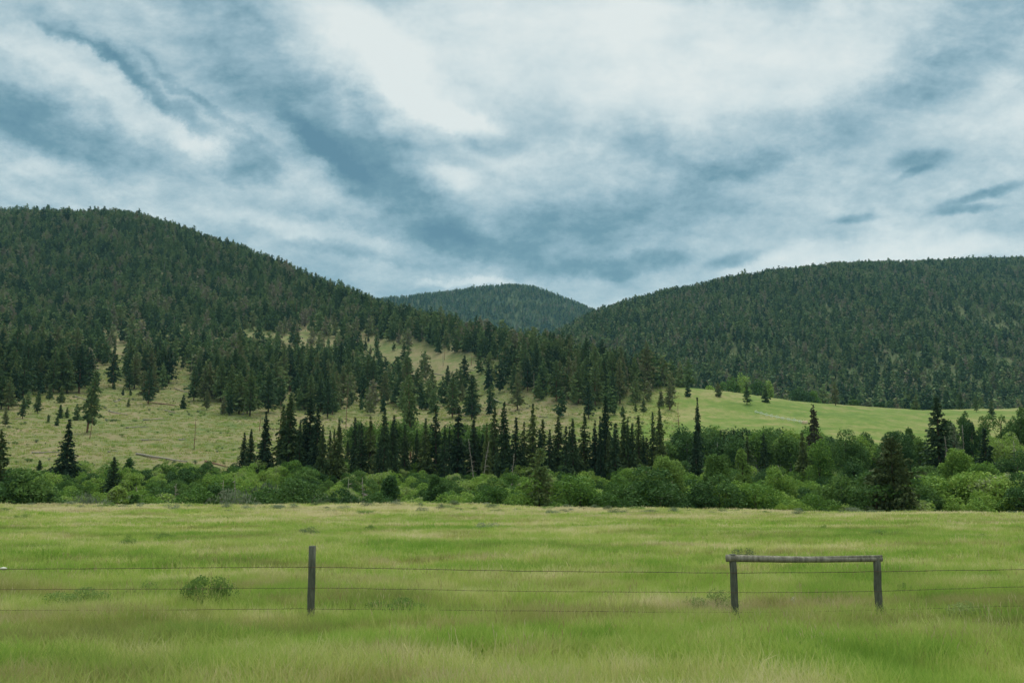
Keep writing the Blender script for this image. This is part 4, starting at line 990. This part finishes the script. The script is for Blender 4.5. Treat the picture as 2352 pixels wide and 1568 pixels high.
t_rim = library('tuft_rim', [tuft(940 + i, 40, .34, .7, .022) for i in range(5)])
X, Y, Z = meadow_pts(8, 24, 22); hs = .55 + .65 * vnoise(X / 1.6, Y / 1.2, 4) + .2 * rng.random(len(X)); ng_ = len(X)
P1 = (np.stack([X, Y, Z], 1), hs)
X, Y, Z = meadow_pts(24, 52, 7); P2 = (np.stack([X, Y, Z], 1), .5 + .6 * vnoise(X / 3, Y / 2.5, 5) + .2 * rng.random(len(X)))
X, Y, Z = meadow_pts(52, 94, 3); P3 = (np.stack([X, Y, Z], 1), .5 + .6 * vnoise(X / 5, Y / 4, 6) + .2 * rng.random(len(X)))
scatter('meadow_grass', *P1, t_near, 'tall green and straw-coloured grass along the fence line', 'grass', .12)
X, Y, Z = meadow_pts(11, 30, 3.2); cl_ = fbm(X / 2.2, Y / 1.6, 12, 3); m_ = rng.random(len(X)) < np.clip(.25 + 1.6 * cl_, .03, 1)
scatter('seed_grass', np.stack([X, Y, Z], 1)[m_], .7 + .5 * rng.random(m_.sum()), t_seed, 'sparse straw-coloured seed heads standing above the near grass', 'grass', .12)
scatter('meadow_grass', *P2, t_far, 'mid-distance meadow grass of mixed green and tan', 'grass', .1)
scatter('meadow_grass', *P3, t_rim, 'dry pale grass on the far part of the meadow', 'grass', .1)
print('grass', len(P1[0]), len(P2[0]), len(P3[0]))

# low bushes in the meadow: px, base row, half width px, height px
MB_ = [(485, 1372, 64, 46, 'W', 'bright green bush behind the wires left of the single post, the largest in the meadow'), (200, 1368, 62, 28, 'D', 'low dull green bush behind the wires at left'), (345, 1352, 40, 26, 'D', 'low bush between the left wires bush and the largest one'), (308, 1266, 24, 17, 'D', 'small round dark bush in the mid meadow at left'), (388, 1240, 22, 12, 'D', 'flat dark bush beyond the small round one at left'),
 (716, 1231, 26, 9, 'S', 'flat sage bush straight behind the single post'), (852, 1222, 16, 9, 'D', 'small bush in the meadow right of the single post'), (918, 1390, 62, 24, 'D', 'sprawling dull bush under the wires right of the single post'),
 (1628, 1380, 62, 30, 'D', 'dull tangle of bush leaning on the left braced post'), (1873, 1374, 16, 13, 'D', 'tiny dark clump between the braced posts'), (2062, 1352, 14, 24, 'D', 'narrow dark tuft right of the right braced post'),
 (2200, 1412, 66, 26, 'D', 'dull sprawling bush below the wires at right'), (1885, 1216, 10, 8, 'D', 'tiny dark tuft near the right part of the rim'), (1120, 1212, 30, 8, 'S', 'flat bush far out in the central meadow'), (60, 1190, 20, 8, 'D', 'dark low bush near the rim at far left'), (2250, 1252, 18, 9, 'D', 'small bush in the mid meadow at far right'),
 (1700, 1290, 28, 16, 'S', 'dull tuft just beyond the left end of the log rail'), (2020, 1238, 40, 9, 'D', 'flat dark strip of bush beyond the log rail')]
mW = [broadleaf(860 + i, .8, 1.05, nl=26, leaves=4200, size=.026, base=-.15, mat='weed', one=True, stems=6, lobe=.22) for i in range(2)]
mD = [broadleaf(864 + i, .8, 1.05, nl=22, leaves=3600, size=.026, base=-.15, mat='weed', one=True, stems=6, lobe=.24) for i in range(3)]
mS = [broadleaf(868 + i, 1.0, .9, nl=14, leaves=1500, size=.032, base=-.15, mat='sage', one=True, stems=6, lobe=.34) for i in range(3)]
for i, (px, base, hw, hp, k, lab) in enumerate(MB_):
    Yb = float(np.interp(base, [1175, 1188, 1205, 1240, 1290, 1352, 1400, 1500], [85, 70, 56, 41, 29, 19.5, 16.6, 12.6])); x, y = place_px(px, Yb); z = H1(x, y)
    fo_ = {'W': mW, 'D': mD, 'S': mS}[k]
    o = obj('meadow_bush', fo_[i % len(fo_)], loc=(x, y, z - .05)); w = hw / F * Yb / .8; h = (hp / F * Yb * 1.5 + .2) * 1.1
    o.scale = (w, min(w, 1.2), max(h, .3)); o.rotation_euler = (0, 0, i); tag(o, lab, 'bush', 'low bushes in the meadow')
n = 130
for i in range(n):
    px = rng.uniform(-10, 2362); u, _t = ray(px, 1160); Ye = float(tab(np.array([float(u)]))[0][6][0]); Yb = Ye - 16 * rng.random() ** 1.5 + .5; x = float(u) * Yb
    o = obj('sagebrush', mS[i % 3] if rng.random() < .7 else mD[i % 3], loc=(x, Yb, H1(x, Yb) - .05)); s = rng.uniform(.35, .8)
    o.scale = (s * 1.3, s * 1.3, s * rng.uniform(.6, .95)); o.rotation_euler = (0, 0, rng.random() * 6)
    tag(o, 'low sagebrush clump on the far rim of the meadow ' + ('in its left third' if px < 790 else ('in its middle third' if px < 1570 else 'in its right third')), 'sagebrush', 'sagebrush along the meadow rim, ' + ('left' if px < 790 else ('middle' if px < 1570 else 'right')))
# scrub specks and grass clumps on the open slopes
n = 60000; Y = np.sqrt(rng.random(n) * (620 ** 2 - 195 ** 2) + 195 ** 2); X = (rng.random(n) * 2 - 1) * .62 * Y; Z = height(X, Y); Yk, _ = tab(X / Y)
px, row = project(X, Y, Z); ok = (Y > Yk[9]) & (Y < Yk[iE]) & (px < 1560 + 0 * px) & visible(X, Y, Z, 1.5)
cl = fbm(X / 14, Y / 22, 66, 3)
m = ok & (rng.random(n) < np.clip(.03 + .5 * (cl - .05), .01, .5)); scrub_lib = library('scrub', mD + mS[:1])
scatter('slope_scrub', np.stack([X[m], Y[m], Z[m]], 1), .35 + .9 * rng.random(m.sum()) ** 2.5, scrub_lib, 'low dark scrub clumps dotting the open grassy slope', 'scrub')
m2 = ok & (rng.random(n) < .55) & ~m
slope_tuft = library('tuft_slope', [tuft(960 + i, 26, .55, .8, .05) for i in range(4)])
scatter('slope_grass', np.stack([X[m2], Y[m2], Z[m2]], 1), .6 + .9 * rng.random(m2.sum()), slope_tuft, 'dry bunch grass covering the open slope', 'grass', .1)
print('scrub', m.sum(), m2.sum())

# ---------------------------------------------------------------- light
SUN_EL, SUN_AZ = math.radians(58), math.radians(12)      # azimuth right of the view direction
sun = bpy.data.lights.new('sun', 'SUN'); sun.energy = 1.5; sun.angle = math.radians(11); sun.color = (1, .965, .90)
so = bpy.data.objects.new('sun', sun); COL.objects.link(so)
sd = np.array([math.sin(SUN_AZ) * math.cos(SUN_EL), math.cos(SUN_AZ) * math.cos(SUN_EL), math.sin(SUN_EL)])
from mathutils import Vector
so.rotation_euler = Vector(tuple(-sd)).to_track_quat('-Z', 'Y').to_euler(); so.location = (0, 0, 60)

W = bpy.data.worlds.new('World'); SC.world = W; W.use_nodes = True; nt = W.node_tree; nt.nodes.clear(); g = N(nt)
tc = g('ShaderNodeTexCoord'); sep = g('ShaderNodeSeparateXYZ', {0: tc.outputs['Generated']}); dx, dy, dz = sep.outputs
skyt = g('ShaderNodeTexSky', sky_type='NISHITA'); skyt.sun_disc = False; skyt.sun_elevation = SUN_EL; skyt.sun_rotation = SUN_AZ; skyt.altitude = 900
# cloud deck seen on a plane overhead: streaks run away from the viewer and converge near the gap in the hills
zz = g.math('ADD', g.math('MAXIMUM', dz, 0.0), .10)
pu = g.math('DIVIDE', g.math('SUBTRACT', dx, g.math('MULTIPLY', dy, .03)), zz); pv = g.math('DIVIDE', dy, zz)
plane = g('ShaderNodeCombineXYZ', {0: pu, 1: pv, 2: 0.0}).outputs[0]
def cn(scale, stretch, det, ro, off=(0, 0, 0), dist=0.0):
    mp = g('ShaderNodeMapping', {'Vector': plane, 'Scale': stretch, 'Location': off})
    return g('ShaderNodeTexNoise', {'Vector': mp.outputs[0], 'Scale': scale, 'Detail': det, 'Roughness': ro, 'Distortion': dist}).outputs['Fac']
n1 = cn(.9, (1.15, .40, 1), 8., .56, (3.1, 1.7, 0), .5); n2 = cn(2.8, (1.0, .45, 1), 10., .64, (7, 2, 0), .2); n3 = cn(8., (1, .5, 1), 8., .66, (1, 5, 0), .1)
# individual cloud masses at fixed bearings and elevations
dyc = g.math('MAXIMUM', dy, .05); U = g.math('DIVIDE', dx, dyc); Vv = g.math('DIVIDE', dz, dyc)
wa = g('ShaderNodeTexNoise', {'Vector': g('ShaderNodeCombineXYZ', {0: U, 1: Vv}).outputs[0], 'Scale': 6.5, 'Detail': 10., 'Roughness': .68})
ws = g('ShaderNodeSeparateColor', {0: wa.outputs['Color']})
Uw = g.math('ADD', U, g.math('MULTIPLY', g.math('SUBTRACT', ws.outputs[0], .5), .13)); Vw = g.math('ADD', Vv, g.math('MULTIPLY', g.math('SUBTRACT', ws.outputs[1], .5), .085))
BG = bpy.data.node_groups.new('cloud_mass', 'ShaderNodeTree')
for nm in ('U', 'V', 'cu', 'cv', 'ca', 'sa', 'ru', 'rv', 'w', 'sum'): BG.interface.new_socket(nm, in_out='INPUT', socket_type='NodeSocketFloat')
BG.interface.new_socket('out', in_out='OUTPUT', socket_type='NodeSocketFloat')
b = N(BG); gi = b('NodeGroupInput').outputs; go = b('NodeGroupOutput')
du = b.math('SUBTRACT', gi['U'], gi['cu']); dv = b.math('SUBTRACT', gi['V'], gi['cv'])
xr = b.math('MULTIPLY', b.math('ADD', b.math('MULTIPLY', du, gi['ca']), b.math('MULTIPLY', dv, gi['sa'])), gi['ru'])
yr = b.math('MULTIPLY', b.math('SUBTRACT', b.math('MULTIPLY', dv, gi['ca']), b.math('MULTIPLY', du, gi['sa'])), gi['rv'])
q = b.math('ADD', b.math('MULTIPLY', xr, xr), b.math('MULTIPLY', yr, yr)); e_ = b.math('EXPONENT', b.math('MULTIPLY', b.math('POWER', q, 1.7), -1.0))
BG.links.new(b.math('ADD', gi['sum'], b.math('MULTIPLY', e_, gi['w'])), go.inputs[0])
# px,row,semi-axes px,tilt(down to the right +),weight,sharp edges
CL = [(110, 285, 270, 62, 21, .55, 0), (60, 330, 230, 34, 14, .25, 0), (330, 190, 300, 22, 34, .28, 0), (660, 200, 430, 105, 40, .34, 0), (840, 330, 260, 80, 40, .20, 0), (735, 320, 135, 26, 38, .34, 0), (215, 130, 170, 16, 32, .30, 0), (470, 235, 190, 14, 36, .26, 0), (560, 370, 75, 48, 30, .42, 0),
 (900, 450, 260, 60, 34, .34, 0), (1060, 560, 380, 42, 8, .30, 0), (860, 590, 200, 26, 8, .25, 0), (1125, 338, 78, 30, 8, .42, 1), (1680, 330, 330, 75, -4, .20, 0), (1680, 385, 150, 34, -16, .30, 0), (1450, 480, 380, 55, -10, .30, 0), (1400, 610, 260, 26, -4, .28, 0),
 (1230, 530, 260, 70, 0, .12, 0), (2130, 190, 230, 55, -22, .22, 0), (2250, 60, 240, 60, -22, .20, 0), (2118, 376, 76, 26, -8, .50, 1), (2095, 405, 50, 9, -25, .35, 1), (2258, 450, 105, 13, -17, .58, 1), (2222, 484, 82, 10, -8, .50, 1), (1968, 502, 52, 11, -6, .42, 1), (1990, 486, 16, 12, -30, .22, 1), (1690, 594, 80, 16, -14, .46, 1), (200, 440, 260, 30, 6, .10, 0),
 (1380, 110, 560, 200, 6, -.37, 0), (900, 140, 330, 80, 44, -.33, 0), (1040, 280, 190, 34, 30, -.30, 0), (470, 320, 110, 34, 24, -.26, 0), (330, 260, 190, 34, 28, -.20, 0), (720, 535, 200, 30, 14, -.30, 0), (1035, 412, 64, 28, 16, -.42, 1), (2000, 590, 420, 40, -3, -.28, 0),
 (1080, 650, 130, 12, 0, -.25, 0), (120, 130, 220, 50, 30, -.18, 0), (1930, 110, 230, 150, -20, -.22, 0), (2220, 290, 220, 60, -20, -.16, 0), (2300, 330, 120, 60, -20, -.10, 0), (80, 440, 120, 22, 8, -.14, 0)]
acc = 0.0
for (px, row, rx, ry, ang, w, sharp) in CL:
    u0, v0 = ray(px, row); u1, v1 = ray(px + 10 * math.cos(math.radians(ang)), row + 10 * math.sin(math.radians(ang))); a_ = math.atan2(float(v1 - v0), float(u1 - u0))
    grp = g('ShaderNodeGroup', node_tree=BG); i_ = grp.inputs
    if sharp:
        Us = g.math('ADD', U, g.math('MULTIPLY', g.math('SUBTRACT', ws.outputs[0], .5), .05)); Vs = g.math('ADD', Vv, g.math('MULTIPLY', g.math('SUBTRACT', ws.outputs[1], .5), .035))
    nt.links.new(Us if sharp else Uw, i_['U']); nt.links.new(Vs if sharp else Vw, i_['V'])
    for nm, v in (('cu', float(u0)), ('cv', float(v0)), ('ca', math.cos(a_)), ('sa', math.sin(a_)), ('ru', F / rx), ('rv', F / ry), ('w', w)): i_[nm].default_value = v
    if acc: nt.links.new(acc, i_['sum'])
    acc = grp.outputs[0]
def un(scale, stretch, det, ro, off=(0, 0, 0), dist=0.0):
    mp = g('ShaderNodeMapping', {'Vector': g('ShaderNodeCombineXYZ', {0: U, 1: Vv}).outputs[0], 'Scale': stretch, 'Location': off})
    return g('ShaderNodeTexNoise', {'Vector': mp.outputs[0], 'Scale': scale, 'Detail': det, 'Roughness': ro, 'Distortion': dist}).outputs['Fac']
n4 = un(3.6, (1.0, 2.0, 1), 11., .64, (2, 3, 0), .15); n5 = un(11., (1., 1.7, 1), 12., .68, (5, 1, 0), .1)
f = g.math('ADD', acc, .31)
# thin bright deck is smooth, the darker banks are ragged
amp = g('ShaderNodeMapRange', {0: acc, 1: -.5, 2: .15, 3: .35, 4: 1.0}).outputs[0]
ns = 0.0
for nn, am in ((n1, .45), (n2, .60), (n3, .55), (n4, 1.1), (n5, 1.25)): ns = g.math('ADD', ns, g.math('MULTIPLY', g.math('SUBTRACT', nn, .5), am))
f = g.math('ADD', f, g.math('MULTIPLY', ns, amp))
cloud = g.ramp(g.math('ADD', g.math('MULTIPLY', f, .8), .1, clamp=True), [(0, (.84, .89, .86)), (.16, (.70, .79, .79)), (.34, (.49, .62, .66)), (.55, (.31, .46, .53)), (.78, (.16, .305, .375)), (1, (.10, .225, .305))])
# the overcast deck is brighter overhead
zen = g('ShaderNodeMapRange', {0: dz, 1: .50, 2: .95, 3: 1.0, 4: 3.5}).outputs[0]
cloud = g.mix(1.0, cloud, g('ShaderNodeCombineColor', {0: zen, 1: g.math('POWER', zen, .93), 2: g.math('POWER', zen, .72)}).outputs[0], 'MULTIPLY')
skyc = g.mix(1.0, skyt.outputs[0], (.08, .08, .08), 'MULTIPLY')
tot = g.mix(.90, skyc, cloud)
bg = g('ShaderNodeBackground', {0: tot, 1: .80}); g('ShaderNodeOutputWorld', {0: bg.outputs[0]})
W.cycles.sampling_method = 'MANUAL'; W.cycles.sample_map_resolution = 512

# ---------------------------------------------------------------- valley air
HAZE = 4.5e-5
if HAZE:
    mb = MB(); bx = np.array([(x, y, z) for x in (-6300, 6300) for y in (-90, 6400) for z in (-14, 860)], float)
    mb.add(bx, [(0, 1, 3, 2), (4, 6, 7, 5), (0, 4, 5, 1), (2, 3, 7, 6), (0, 2, 6, 4), (1, 5, 7, 3)])
    m, nt2, _, _ = newmat('haze_air'); g2 = N(nt2); pv_ = g2('ShaderNodeVolumePrincipled', {'Color': (.40, .80, 1, 1), 'Density': HAZE, 'Anisotropy': .1}); g2('ShaderNodeOutputMaterial', {'Volume': pv_.outputs[0]})
    tag(obj('haze', mb.mesh('haze', [m])), kind='stuff')

# ---------------------------------------------------------------- camera
cam = bpy.data.cameras.new('camera'); cam.sensor_width = 36; cam.lens = F / 2352 * 36; cam.clip_end = 20000; cam.clip_start = .1
co = bpy.data.objects.new('camera', cam); COL.objects.link(co); co.location = (0, 0, EYE); co.rotation_euler = (math.pi / 2 + PITCH, 0, 0); SC.camera = co
vs = SC.view_settings; SC.display_settings.display_device = 'sRGB'; vs.view_transform = 'Standard'; vs.look = 'None'; vs.exposure = .32; vs.gamma = 1
SC.cycles.max_bounces = 4; SC.cycles.diffuse_bounces = 2; SC.cycles.transparent_max_bounces = 8; SC.cycles.volume_bounces = 0; SC.cycles.caustics_reflective = False; SC.cycles.caustics_refractive = False
